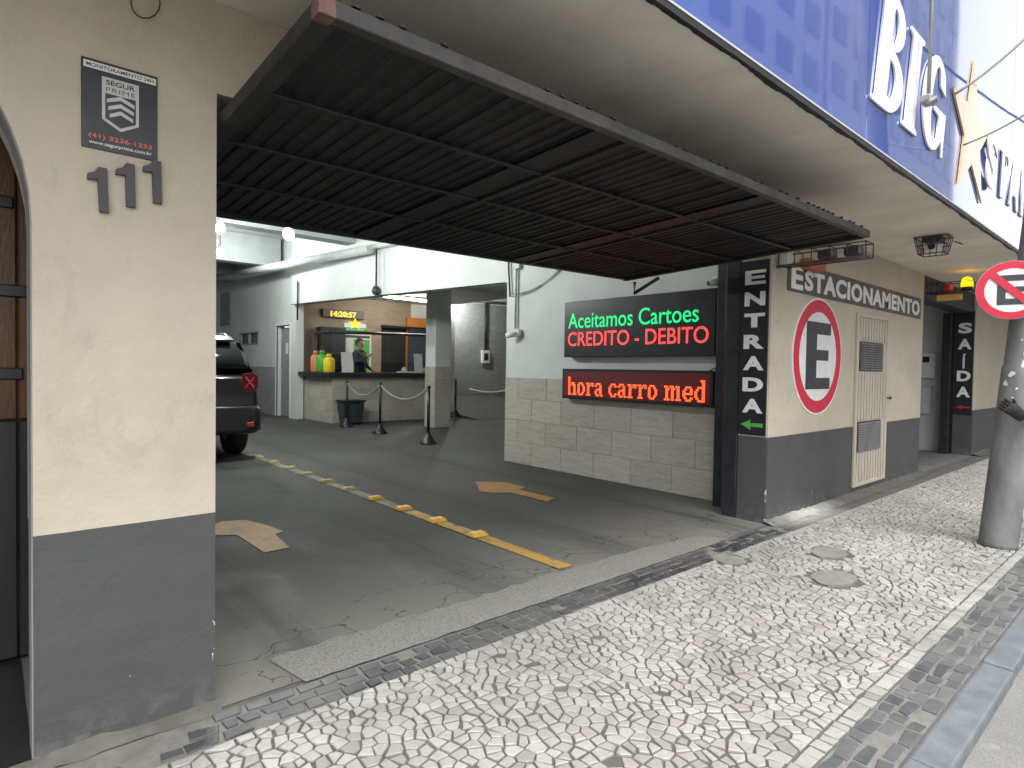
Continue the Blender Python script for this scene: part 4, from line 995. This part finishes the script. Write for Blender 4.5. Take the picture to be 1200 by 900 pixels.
t = thing('tube_lamp', 'fluorescent tube lamp under the booth ceiling', 'lamp', (8.3, 11.2, 3.02)); tube('tube', [(7.4, 11.0, 3.05), (9.0, 11.2, 3.05)], .022, 'tube_light', t, 10); bm = bmesh.new(); bm_box(bm, 7.5, 8.9, 11.03, 11.17, 3.08, 3.118, .005); obj('batten', bm, 'white_paint', t)
def can(p, r, h, m, name, label, cat, grp=None):
    p = Vector(p); t = thing(name, label, cat, p, grp)
    lathe('body', [(r * .95, 0), (r, .02), (r, h * .66), (r * .8, h * .76), (r * .42, h * .82)], p, m, t); lathe('cap', [(r * .45, h * .82), (r * .45, h * .97), (r * .3, h)], p, m, t)
can((ony(370, 430, 11.3).x, 11.3, 1.152), .12, .50, 'jug_orange', 'drink_jug', 'orange jug on the counter, leftmost of three', 'jug', 'jugs on the counter'); can((ony(377, 430, 11.0).x, 11.0, 1.152), .13, .50, 'jug_green', 'drink_jug', 'green jug on the counter, middle of three', 'jug', 'jugs on the counter'); can((ony(385.5, 430, 10.7).x, 10.7, 1.152), .13, .42, 'jug_yellow', 'drink_jug', 'yellow jug on the counter, rightmost of three', 'jug', 'jugs on the counter')
bm = bmesh.new(); bm_box(bm, 6.05, 6.5, 11.3, 11.6, 1.152, 1.62, .06, 2); tag(obj('backpack', bm, 'plastic_black'), 'black bag standing behind the coloured jugs', 'bag')
def standee(x, y, w_, h, label, extra=None):
    t = thing('paper_stand', label, 'stand', (x, y, 1.152)); poly('sheet', [(x, y, 1.154), (x + w_, y, 1.154), (x + w_, y + .06, 1.152 + h), (x, y + .06, 1.152 + h)], (0, .008, 0), 'paper', t)
    poly('foot', [(x, y + .01, 1.151), (x + w_, y + .01, 1.151), (x + w_, y + .12, 1.151), (x, y + .12, 1.151)], (0, 0, .006), 'plastic_black', t)
    for k in range(4): plate('print_line', FY(y + .02 + .012 * k), x + w_ * .2, x + w_ * .8, 1.22 + .08 * k, 1.235 + .08 * k, .004, .003, 'sign_grey', t)
standee(6.06, 10.34, .24, .46, 'white paper notice stand on the counter beside the yellow jug'); standee(8.02, 10.42, .24, .48, 'white paper notice stand on the counter near the doorway')
lathe('x', [(.06, 0), (.075, .05), (.05, .12), (.02, .15)], (7.70, 10.40, 1.152), 'paper').name = 'paper_cup'
tag(bpy.data.objects['paper_cup'], 'white paper cup on the counter', 'cup')
t = thing('card_terminal', 'white keyboard-shaped terminal at the edge of the counter', 'terminal', (7.7, 10.2, 1.15)); bm = bmesh.new(); bm_box(bm, 7.45, 8.0, 10.20, 10.34, 1.152, 1.19, .01); obj('body', bm, 'paper', t); bm = bmesh.new(); bm_box(bm, 7.5, 7.95, 10.22, 10.31, 1.191, 1.197, .002); obj('keys', bm, 'grey_box', t)
t = thing('paper_tray', 'pale tray of cups at the right end of the counter', 'tray', (8.45, 10.5, 1.15)); bm = bmesh.new(); bm_box(bm, 8.25, 8.68, 10.4, 10.62, 1.152, 1.19, .01); obj('tray', bm, 'cardboard', t)
for k in range(4): lathe('cup', [(.035, 0), (.045, .09), (.045, .095)], (8.32 + .1 * k, 10.5, 1.192), 'paper', t, n=12)
# bin and stanchions
t = thing('waste_bin', 'dark grey plastic bin in front of the counter', 'bin', (6.17, 10.05, 0))
bm = bmesh.new()
for (x0, x1, y0, y1, z) , (a0, a1, b0, b1, z2) in (((5.93, 6.33, 9.88, 10.20, .03), (5.88, 6.38, 9.84, 10.24, .50)),):
    q = [bm.verts.new(p) for p in ((x0, y0, z), (x1, y0, z), (x1, y1, z), (x0, y1, z), (a0, b0, z2), (a1, b0, z2), (a1, b1, z2), (a0, b1, z2))]
    for f in ((0, 3, 2, 1), (4, 5, 6, 7), (0, 1, 5, 4), (1, 2, 6, 5), (2, 3, 7, 6), (3, 0, 4, 7)): bm.faces.new([q[i] for i in f])
    bmesh.ops.bevel(bm, geom=list(bm.edges), offset=.02, segments=2, affect='EDGES')
obj('body', bm, 'bin_blue', t); bm = bmesh.new(); bm_box(bm, 5.86, 6.40, 9.82, 10.26, .505, .545, .012); obj('rim', bm, 'plastic_black', t)
for x_ in (5.98, 6.28): lathe('foot', [(.03, 0), (.03, .03)], (x_, 9.98, 0), 'plastic_black', t, n=10)
SP = [(5.80, 9.55), (5.75, 8.02), (5.66, 6.19)]
for (x_, y_), lab in zip(SP, ('farthest black stanchion post, half hidden beside the bin', 'middle black stanchion post in front of the counter', 'nearest black stanchion post in front of the column')):
    t = thing('stanchion', lab, 'stanchion', (x_, y_, 0), 'stanchion posts at the counter')
    lathe('base', [(.15, 0), (.15, .015), (.10, .07), (.045, .16), (.03, .19)], (x_, y_, 0), 'plastic_black', t); lathe('post', [(.026, .18), (.026, .95)], (x_, y_, 0), 'plastic_black', t, n=12); lathe('cap', [(.032, .94), (.036, .96), (.03, .99), (.01, 1.0)], (x_, y_, 0), 'plastic_black', t, n=12)
for (a, b), lab in zip(zip(SP, SP[1:]), ('sagging pale rope between the far and middle stanchions', 'sagging pale rope between the middle and nearest stanchions')):
    tag(tube('barrier_rope', sag((a[0], a[1], .95), (b[0], b[1], .95), .24, 14), .016, 'cable_grey', None, 8), lab, 'rope', 'ropes between the stanchions')
t = thing('stanchion', 'black stanchion post behind the column in the corridor', 'stanchion', (8.9, 9.9, 0), 'stanchion posts at the counter'); lathe('base', [(.15, 0), (.15, .015), (.045, .16), (.03, .19)], (8.9, 9.9, .06), 'plastic_black', t); lathe('post', [(.026, .18), (.026, .95)], (8.9, 9.9, .06), 'plastic_black', t, n=12)
tag(tube('chain', sag((11.9, 13.3, .62), (13.6, 13.2, .60), .12), .03, 'paper', None, 8), 'white chain hanging low along the corridor wall', 'chain')
t = thing('electric_box', 'small white control box with black conduit on the corridor wall', 'box', (12.65, 13.45, 1.5)); plate('case', FY(13.488), 12.5, 12.82, 1.47, 1.90, 0, .1, 'white_paint', t, .01); plate('screen', FY(13.388), 12.57, 12.75, 1.56, 1.80, 0, .004, 'plastic_black', t); tube('conduit', [(12.66, 13.44, 1.9), (12.66, 13.44, 3.5)], .04, 'cable_black', t); tube('pipe', [(10.9, 13.42, 3.47), (13.8, 13.42, 3.55)], .05, 'cable_grey', t)
t = thing('beam_lamp', 'dark globe lamp hanging on a rod below the white beam', 'lamp', (5.42, 7.62, 2.62)); tube('rod', [(5.42, 7.62, 2.72), (5.42, 7.62, 3.52)], .018, 'sign_grey', t); lathe('globe', [(.02, -.09), (.07, -.06), (.085, 0), (.06, .06), (.02, .09)], (5.42, 7.62, 2.70), 'sign_grey', t, n=14)
# exit gateway boxes
EX = FX(12.25)
t = thing('intercom', 'white intercom box on the wall inside the exit', 'box', (12.2, .62, 1.25)); plate('case', EX, -.78, -.56, 1.25, 1.68, 0, .07, 'white_paint', t, .008); plate('screen', FX(12.178), -.74, -.64, 1.52, 1.62, 0, .004, 'plastic_black', t)
t = thing('meter_box', 'grey meter box under the intercom inside the exit', 'box', (12.2, .62, .6)); plate('case', EX, -.78, -.60, .62, 1.12, 0, .06, 'grey_box', t, .008); plate('door', FX(12.189), -.76, -.62, .66, 1.08, 0, .004, 'pipe_white', t)
tag(plate('black_box', EX, -.46, -.34, 1.02, 1.18, 0, .08, 'plastic_black', None, .006), 'small black box beside the exit post', 'box')
# arched doorway: open plank leaf with iron straps
t = thing('wooden_door', 'varnished plank door leaf with iron straps inside the arch', 'door', (0, .9, 0))
for k in range(3): box('plank', -.096 + .10 * k, .0 + .10 * k, .90, .94, 1.05, 2.35, 'wood_arch', t, .006)
for k in range(3): box('plank', -.096 + .10 * k, .0 + .10 * k, .90, .94, .02, 1.045, 'plastic_black', t, .006)  # lower boards black: the doorway's darkness is put into their colour
for z, x0, x1 in ((1.97, -.1, .09), (1.60, -.09, .16), (1.25, -.09, .12)): bm = bmesh.new(); bm_box(bm, x0, x1, .885, .898, z - .03, z + .02, .004); obj('iron_strap', bm, 'plastic_black', t)

# ================================================================== PARKED SUV (rear towards the street)
car = thing('parked_car', 'black sport utility car parked in the garage behind the cream pillar', 'car', (1.93, 8.1, 0))
CX, W2, YR, YF = 1.93, .91, 6.02, 10.32
def sect(y, prof):   # prof: list of (half width, z) bottom to top, mirrored
    r = [(CX + a, y, z) for a, z in prof]; l = [(CX - a, y, z) for a, z in prof[::-1]]; return r + l
def loft(name, sections, m, parent):
    n = len(sections[0]); V = [p for s in sections for p in s]; F = []
    for i in range(len(sections) - 1):
        for k in range(n): F.append((i * n + k, i * n + (k + 1) % n, (i + 1) * n + (k + 1) % n, (i + 1) * n + k))
    F.append(tuple(range(n))[::-1]); F.append(tuple((len(sections) - 1) * n + k for k in range(n)))
    me = raw(name, V, F); bm = bmesh.new(); bm.from_mesh(me); bmesh.ops.recalc_face_normals(bm, faces=bm.faces)
    for f in bm.faces: f.smooth = len(f.verts) == 4
    bm.to_mesh(me); bm.free(); return obj(name, me, m, parent)
low = lambda y, w_, zb, zt: sect(y, [(w_ * .80, zb), (w_ * .95, zb + .06), (w_ * .995, zb + .2), (w_, (zb + zt) / 2 + .05), (w_ * .985, zt - .10), (w_ * .93, zt - .03), (w_ * .88, zt)])
body = loft('body', [low(YR + .03, .80, .48, 1.10), low(YR + .08, .885, .42, 1.15), low(YR + .25, .91, .36, 1.17), low(YR + .85, .912, .30, 1.16), low(YR + 2.2, .905, .28, 1.13), low(YR + 3.1, .905, .30, 1.10), low(YR + 3.3, .90, .32, 1.06), low(YF - .35, .88, .36, 1.0), low(YF - .06, .80, .42, .92), low(YF, .70, .5, .85)], 'car_paint', car)
top = lambda y, w_, zb, zt, wt: sect(y, [(w_, zb), (w_ * .985, zb + .12), (wt * 1.04, zt - .14), (wt, zt - .05), (wt * .90, zt)])
loft('cabin', [top(YR + .12, .83, 1.12, 1.30, .80), top(YR + .22, .84, 1.12, 1.50, .75), top(YR + .36, .84, 1.12, 1.63, .69), top(YR + .7, .845, 1.11, 1.665, .68), top(YR + 1.7, .85, 1.10, 1.67, .68), top(YR + 2.2, .85, 1.10, 1.60, .68), top(YR + 3.1, .84, 1.06, 1.14, .78)], 'car_glass', car)
poly('roof_panel', [(CX - .60, YR + .42, 1.655), (CX + .60, YR + .42, 1.655), (CX + .60, YR + 2.0, 1.665), (CX - .60, YR + 2.0, 1.665)], (0, 0, .022), 'car_paint', car)
poly('spoiler', [(CX - .62, YR + .24, 1.60), (CX + .62, YR + .24, 1.60), (CX + .62, YR + .46, 1.66), (CX - .62, YR + .46, 1.66)], (0, 0, .03), 'car_paint', car)
for s_ in (-1, 1):
    tube('roof_rail', [(CX + s_ * .60, YR + .50, 1.67), (CX + s_ * .60, YR + .58, 1.715), (CX + s_ * .60, YR + 1.9, 1.725), (CX + s_ * .60, YR + 2.0, 1.67)], .02, 'rim', car)
    poly('pillar', [(CX + s_ * .835, YR + .14, 1.14), (CX + s_ * .845, YR + .60, 1.14), (CX + s_ * .70, YR + .52, 1.60), (CX + s_ * .70, YR + .30, 1.60)], (s_ * .012, -.01, 0), 'car_paint', car)
    tl = loft('tail_light', [[(CX + s_ * (.66 + a), YR - .005 + d, z) for a, z in ((.0, .94), (.15, .93), (.20, 1.0), (.195, 1.14), (.13, 1.19), (.02, 1.17), (-.01, 1.06))] for d in (0, .14)], 'car_red_lens', car)
    for q in (-1, 1): poly('light_bar', [(CX + s_ * .75 - .055, YR - .012, 1.06 - q * .07 - .016), (CX + s_ * .75 - .055, YR - .012, 1.06 - q * .07 + .016), (CX + s_ * .75 + .055, YR - .012, 1.06 + q * .07 + .016), (CX + s_ * .75 + .055, YR - .012, 1.06 + q * .07 - .016)], (0, .005, 0), 'phone_red' if q < 0 else 'sign_red', tl)
    bm = bmesh.new(); bm_box(bm, CX + s_ * .74 - .05, CX + s_ * .74 + .05, YR - .075, YR - .05, .46, .53, .01); obj('reflector', bm, 'sign_red', car)
    loft('headlight', [[(CX + s_ * (.55 + a), YF - .04 - d, z) for a, z in ((0, .72), (.22, .74), (.24, .86), (.02, .88))] for d in (0, .2)], 'rim', car)
    bm = bmesh.new(); bm_box(bm, CX + s_ * 1.0 - .09, CX + s_ * 1.0 + .09, YR + 2.85, YR + 2.95, 1.12, 1.26, .03, 2); obj('mirror', bm, 'car_paint', car)
    for y in (YR + .82, YR + 3.5):
        wl = lathe('wheel', [(.20, -.11), (.31, -.112), (.338, -.085), (.342, 0), (.338, .085), (.31, .112), (.20, .11)], (CX + s_ * .785, y, .342), 'tyre', car, 'X', 28); lathe('wheel_rim', [(.05, -.118), (.205, -.105), (.205, .105), (.05, .118)], (CX + s_ * .785, y, .342), 'rim', wl, 'X', 18)
bump = lambda y, w_, z0, z1: sect(y, [(w_ * .9, z0), (w_, z0 + .05), (w_, z1 - .05), (w_ * .96, z1)])
loft('rear_bumper', [bump(YR - .07, .74, .42, .72), bump(YR - .05, .84, .38, .74), bump(YR + .05, .915, .36, .74), bump(YR + .30, .92, .36, .72)], 'plastic_black', car)
bm = bmesh.new(); bm_box(bm, CX - .2, CX + .2, YR - .005, YR + .02, .86, .99, .004); obj('licence_plate', bm, 'sign_silver', car)
tube('wiper', [(CX - .1, YR + .16, 1.27), (CX + .35, YR + .14, 1.24)], .01, 'plastic_black', car, 6)

# ================================================================== PEOPLE
def person(name, label, J, E, R, mats, pick, facing, hairm='hair'):
    """one continuous skin-modifier body; J joints, E bones, R radii"""
    names = list(J); idx = {k: i for i, k in enumerate(names)}
    me = bpy.data.meshes.new(name); me.from_pydata([J[k] for k in names], [(idx[a], idx[b]) for a, b in E], [])
    o = bpy.data.objects.new(name, me); COL.objects.link(o)
    o.modifiers.new('s', 'SKIN'); sv = me.skin_vertices[0].data
    for k in names:
        r = R[k]; sv[idx[k]].radius = r if isinstance(r, tuple) else (r, r)
    sv[idx['pelvis']].use_root = True
    sb = o.modifiers.new('u', 'SUBSURF'); sb.levels = sb.render_levels = 2
    dg = bpy.context.evaluated_depsgraph_get(); dg.update(); m2 = bpy.data.meshes.new_from_object(o.evaluated_get(dg)); bpy.data.objects.remove(o)
    m2.materials.clear()
    for m in mats: m2.materials.append(MATS[m])
    for p in m2.polygons:
        p.use_smooth = True; p.material_index = pick(p.center)
    b = obj(name, m2); tag(b, label, 'person'); return b
def body_joints(base, fd, h, arms, spread=None, fat=1.0):
    """standing figure at base facing fd; arms = dict side -> list of (elbow, wrist) world points"""
    B = Vector(base); f = Vector(fd).normalized(); r = Vector((f.y, -f.x, 0)); up = Vector((0, 0, 1)); k = h / 1.75
    P = lambda a, b, c: B + (r * a + f * b + up * c) * k
    J = {'pelvis': P(0, 0, .95), 'waist': P(0, .01, 1.08), 'chest': P(0, .0, 1.27), 'upper': P(0, -.01, 1.40), 'neck': P(0, .0, 1.50), 'jaw': P(0, .035, 1.575), 'skull': P(0, .012, 1.66), 'crown': P(0, .0, 1.715), 'nose': P(0, .105, 1.615)}
    R = {'pelvis': .15 * k, 'waist': .145 * k, 'chest': .165 * k, 'upper': .13 * k, 'neck': .055 * k, 'jaw': .068 * k, 'skull': .088 * k, 'crown': .055 * k, 'nose': .014 * k}
    E = [('pelvis', 'waist'), ('waist', 'chest'), ('chest', 'upper'), ('upper', 'neck'), ('neck', 'jaw'), ('jaw', 'skull'), ('skull', 'crown'), ('jaw', 'nose')]
    for s, n in ((1, 'r'), (-1, 'l')):
        J.update({n + 'hip': P(s * .10, 0, .88), n + 'knee': P(s * .11, .02, .50), n + 'ank': P(s * .11, -.02, .09), n + 'toe': P(s * .13, .15, .045), n + 'sho': P(s * .19, -.01, 1.40)})
        R.update({n + 'hip': .095 * k, n + 'knee': .066 * k, n + 'ank': .048 * k, n + 'toe': .04 * k, n + 'sho': .075 * k})
        E += [('pelvis', n + 'hip'), (n + 'hip', n + 'knee'), (n + 'knee', n + 'ank'), (n + 'ank', n + 'toe'), ('upper', n + 'sho')]
        el, wr, hd = arms[n]; J.update({n + 'elb': Vector(el), n + 'wri': Vector(wr), n + 'palm': Vector(hd)})
        R.update({n + 'elb': .052 * k, n + 'wri': .034 * k, n + 'palm': (.036 * k, .022 * k)}); E += [(n + 'sho', n + 'elb'), (n + 'elb', n + 'wri'), (n + 'wri', n + 'palm')]
        d = (Vector(hd) - Vector(wr)).normalized(); sd_ = d.cross(up).normalized() if abs(d.z) < .9 else r
        if spread is not None and n == 'r': sd_ = (Vector(spread) - d * Vector(spread).dot(d)).normalized()
        dn = d.cross(sd_)
        for i, L in enumerate((.060, .072, .076, .068)):
            o_ = sd_ * (.031 - .0205 * i) * s; a = Vector(hd) + d * .028 + o_; b = a + d * L * .6; c = b + d * L * .35 + dn * (.022 if dn.z < 0 else -.022)
            J.update({f'{n}f{i}a': a, f'{n}f{i}b': b, f'{n}f{i}c': c}); R.update({f'{n}f{i}a': .0105 * fat, f'{n}f{i}b': .0095 * fat, f'{n}f{i}c': .0075 * fat}); E += [(n + 'palm', f'{n}f{i}a'), (f'{n}f{i}a', f'{n}f{i}b'), (f'{n}f{i}b', f'{n}f{i}c')]
        a = Vector(hd) - sd_ * .045 * s; b = a - sd_ * .022 * s + d * .035; J.update({n + 'th': a, n + 'th2': b}); R.update({n + 'th': .013, n + 'th2': .010}); E += [(n + 'palm', n + 'th'), (n + 'th', n + 'th2')]
    return J, E, R, P
def head_parts(root, P, k, hairm='hair'):
    bm = bmesh.new(); bmesh.ops.create_uvsphere(bm, u_segments=18, v_segments=12, radius=1)
    o = P(0, -.006, 1.665); fx = (P(0, 1, 0) - P(0, 0, 0)); rx = (P(1, 0, 0) - P(0, 0, 0)); ux = (P(0, 0, 1) - P(0, 0, 0))
    bmesh.ops.delete(bm, geom=[v for v in bm.verts if v.co.z < -.05 - .0 and v.co.y > -.25 or v.co.z < -.75 or (v.co.y > .62 and v.co.z < .38)], context='VERTS')
    for v in bm.verts: c = v.co.copy(); v.co = o + rx * c.x * .100 + fx * c.y * .112 + ux * c.z * .122
    for f in bm.faces: f.smooth = True
    obj('hair', bm, hairm, root)
    ring = [P(.082 * math.cos(2 * math.pi * q / 16), .078 * math.sin(2 * math.pi * q / 16), 1.478 - .012 * math.sin(2 * math.pi * q / 16)) for q in range(17)]; tube('collar', ring, .026, 'jacket_navy', root, 8)
    for s in (-1, 1):
        bm = bmesh.new(); bmesh.ops.create_uvsphere(bm, u_segments=8, v_segments=6, radius=1)
        for v in bm.verts: c = v.co.copy(); v.co = P(s * .088, .0, 1.625) + rx * c.x * .010 + fx * c.y * .02 + ux * c.z * .03
        obj('ear', bm, 'skin', root)
        bm = bmesh.new(); bmesh.ops.create_uvsphere(bm, u_segments=8, v_segments=6, radius=1)
        for v in bm.verts: c = v.co.copy(); v.co = P(s * .034, .094, 1.643) + rx * c.x * .012 + fx * c.y * .007 + ux * c.z * .007
        obj('eye', bm, 'plastic_black', root)
    bm = bmesh.new(); bm_tube(bm, [P(-.022, .090, 1.577), P(0, .101, 1.575), P(.022, .090, 1.577)], .005, 6); obj('mouth', bm, 'brick_red', root)
# attendant behind the counter
B1 = Vector((6.90, 11.15, .22)); fd = Vector((.55, -.83, 0)).normalized(); r1 = Vector((fd.y, -fd.x, 0))
wr1 = B1 + Vector((0, 0, 1.36)) + fd * .28 - r1 * .02; 
arms = {'r': (B1 + Vector((0, 0, 1.13)) + r1 * .27 + fd * .03, B1 + Vector((0, 0, 1.30)) + fd * .24 + r1 * .06, B1 + Vector((0, 0, 1.36)) + fd * .30 + r1 * .02), 'l': (B1 + Vector((0, 0, 1.12)) - r1 * .26 + fd * .02, B1 + Vector((0, 0, .98)) - r1 * .20 + fd * .22, B1 + Vector((0, 0, .97)) - r1 * .17 + fd * .30)}
J, E_b, R_b, PF = body_joints(B1, fd, 1.74, arms)
def pick1(c):
    z = c.z - .22
    if z > 1.475: return 0
    for n in ('rpalm', 'lpalm'):
        if (c - J[n]).length < .10: return 0
    return 1 if z > .9 else 2
man = person('person', 'attendant in a dark navy jacket standing behind the ticket counter', J, E_b, R_b, ['skin', 'jacket_navy', 'trousers'], pick1, fd); head_parts(man, PF, 1)
tag(box('attendant_step', 6.2, 8.3, 10.75, 11.6, 1.045, 1.049, 'dark_metal', None), kind='structure') if False else None
# passer-by at the right edge: gloved hand reaching past the pole
HD = onx(1184, 479, 5.42); WR = onx(1199, 489, 5.50); B2 = Vector((6.25, -1.86, 0)); fd2 = Vector((-1, .12, 0)).normalized(); r2 = Vector((fd2.y, -fd2.x, 0))
arms2 = {'r': (B2 + Vector((-.28, .14, 1.05)), WR, HD), 'l': (B2 + Vector((.06, -.28, 1.10)), B2 + Vector((-.10, -.30, .88)), B2 + Vector((-.15, -.30, .80)))}
J2, E2, R2, PF2 = body_joints(B2, fd2, 1.70, arms2, (0, .3, -1), 1.35); R2['rpalm'] = (.045, .036); R2['rwri'] = .045; R2['relb'] = .062
def pick2(c):
    if c.z > 1.435: return 0
    for n in ('r', 'l'):
        if (c - J2[n + 'palm']).length < .13 and (c - J2[n + 'wri']).length > .035: return 3
        if (c - J2[n + 'wri']).length <= .045: return 4
    return 1 if c.z > .88 else 2
pb = person('person', 'passer-by in dark clothes reaching a black gloved hand past the pole', J2, E2, R2, ['skin', 'jacket_navy', 'trousers', 'glove_black', 'glove_grey'], pick2, fd2); head_parts(pb, PF2, 1)

# ================================================================== BUILDINGS ACROSS THE STREET (seen mirrored in the fascia, and they shade the street)
def far_building(x0, x1, y0, h, wm, label, cols, rows):
    t = thing('apartment_building', label, 'building', ((x0 + x1) / 2, y0 - 5, -.3))
    box('wall', x0, x1, y0 - 10, y0, -.29, h, wm, t); box('parapet', x0 - .2, x1 + .2, y0 - 10.2, y0 + .25, h + .002, h + .6, wm, t)
    me = None; sx = (x1 - x0) / cols; sz = (h - 4.5) / rows
    for i in range(cols):
        for j in range(rows):
            a, b = x0 + sx * (i + .22), 4.5 + sz * (j + .2)
            if me is None: o = box('window', a, a + sx * .56, y0 + .001, y0 + .05, b, b + sz * .55, 'far_window', t); me = o.data
            else:
                o = bpy.data.objects.new('window', me); link(o, t, Vector((a + sx * .28, y0 + .0255, b)))
    box('shop_front', x0 + .4, x1 - .4, y0 + .002, y0 + .12, 0, 3.4, 'far_window', t)
far_building(7, 34, -13.6, 24, 'far_wall_grey', 'blue grey office block mirrored in the blue fascia', 9, 7)
far_building(34.5, 60, -13.6, 40, 'far_wall_grey', 'tall grey tower mirrored near the letters on the fascia', 8, 12)
far_building(62, 84, -13.6, 12, 'far_wall_pale', 'lower pale building mirrored at the end of the fascia', 6, 3)
struct('far_sidewalk', sheet(-60, 160, -13.6, -11.8, .02), 'concrete')
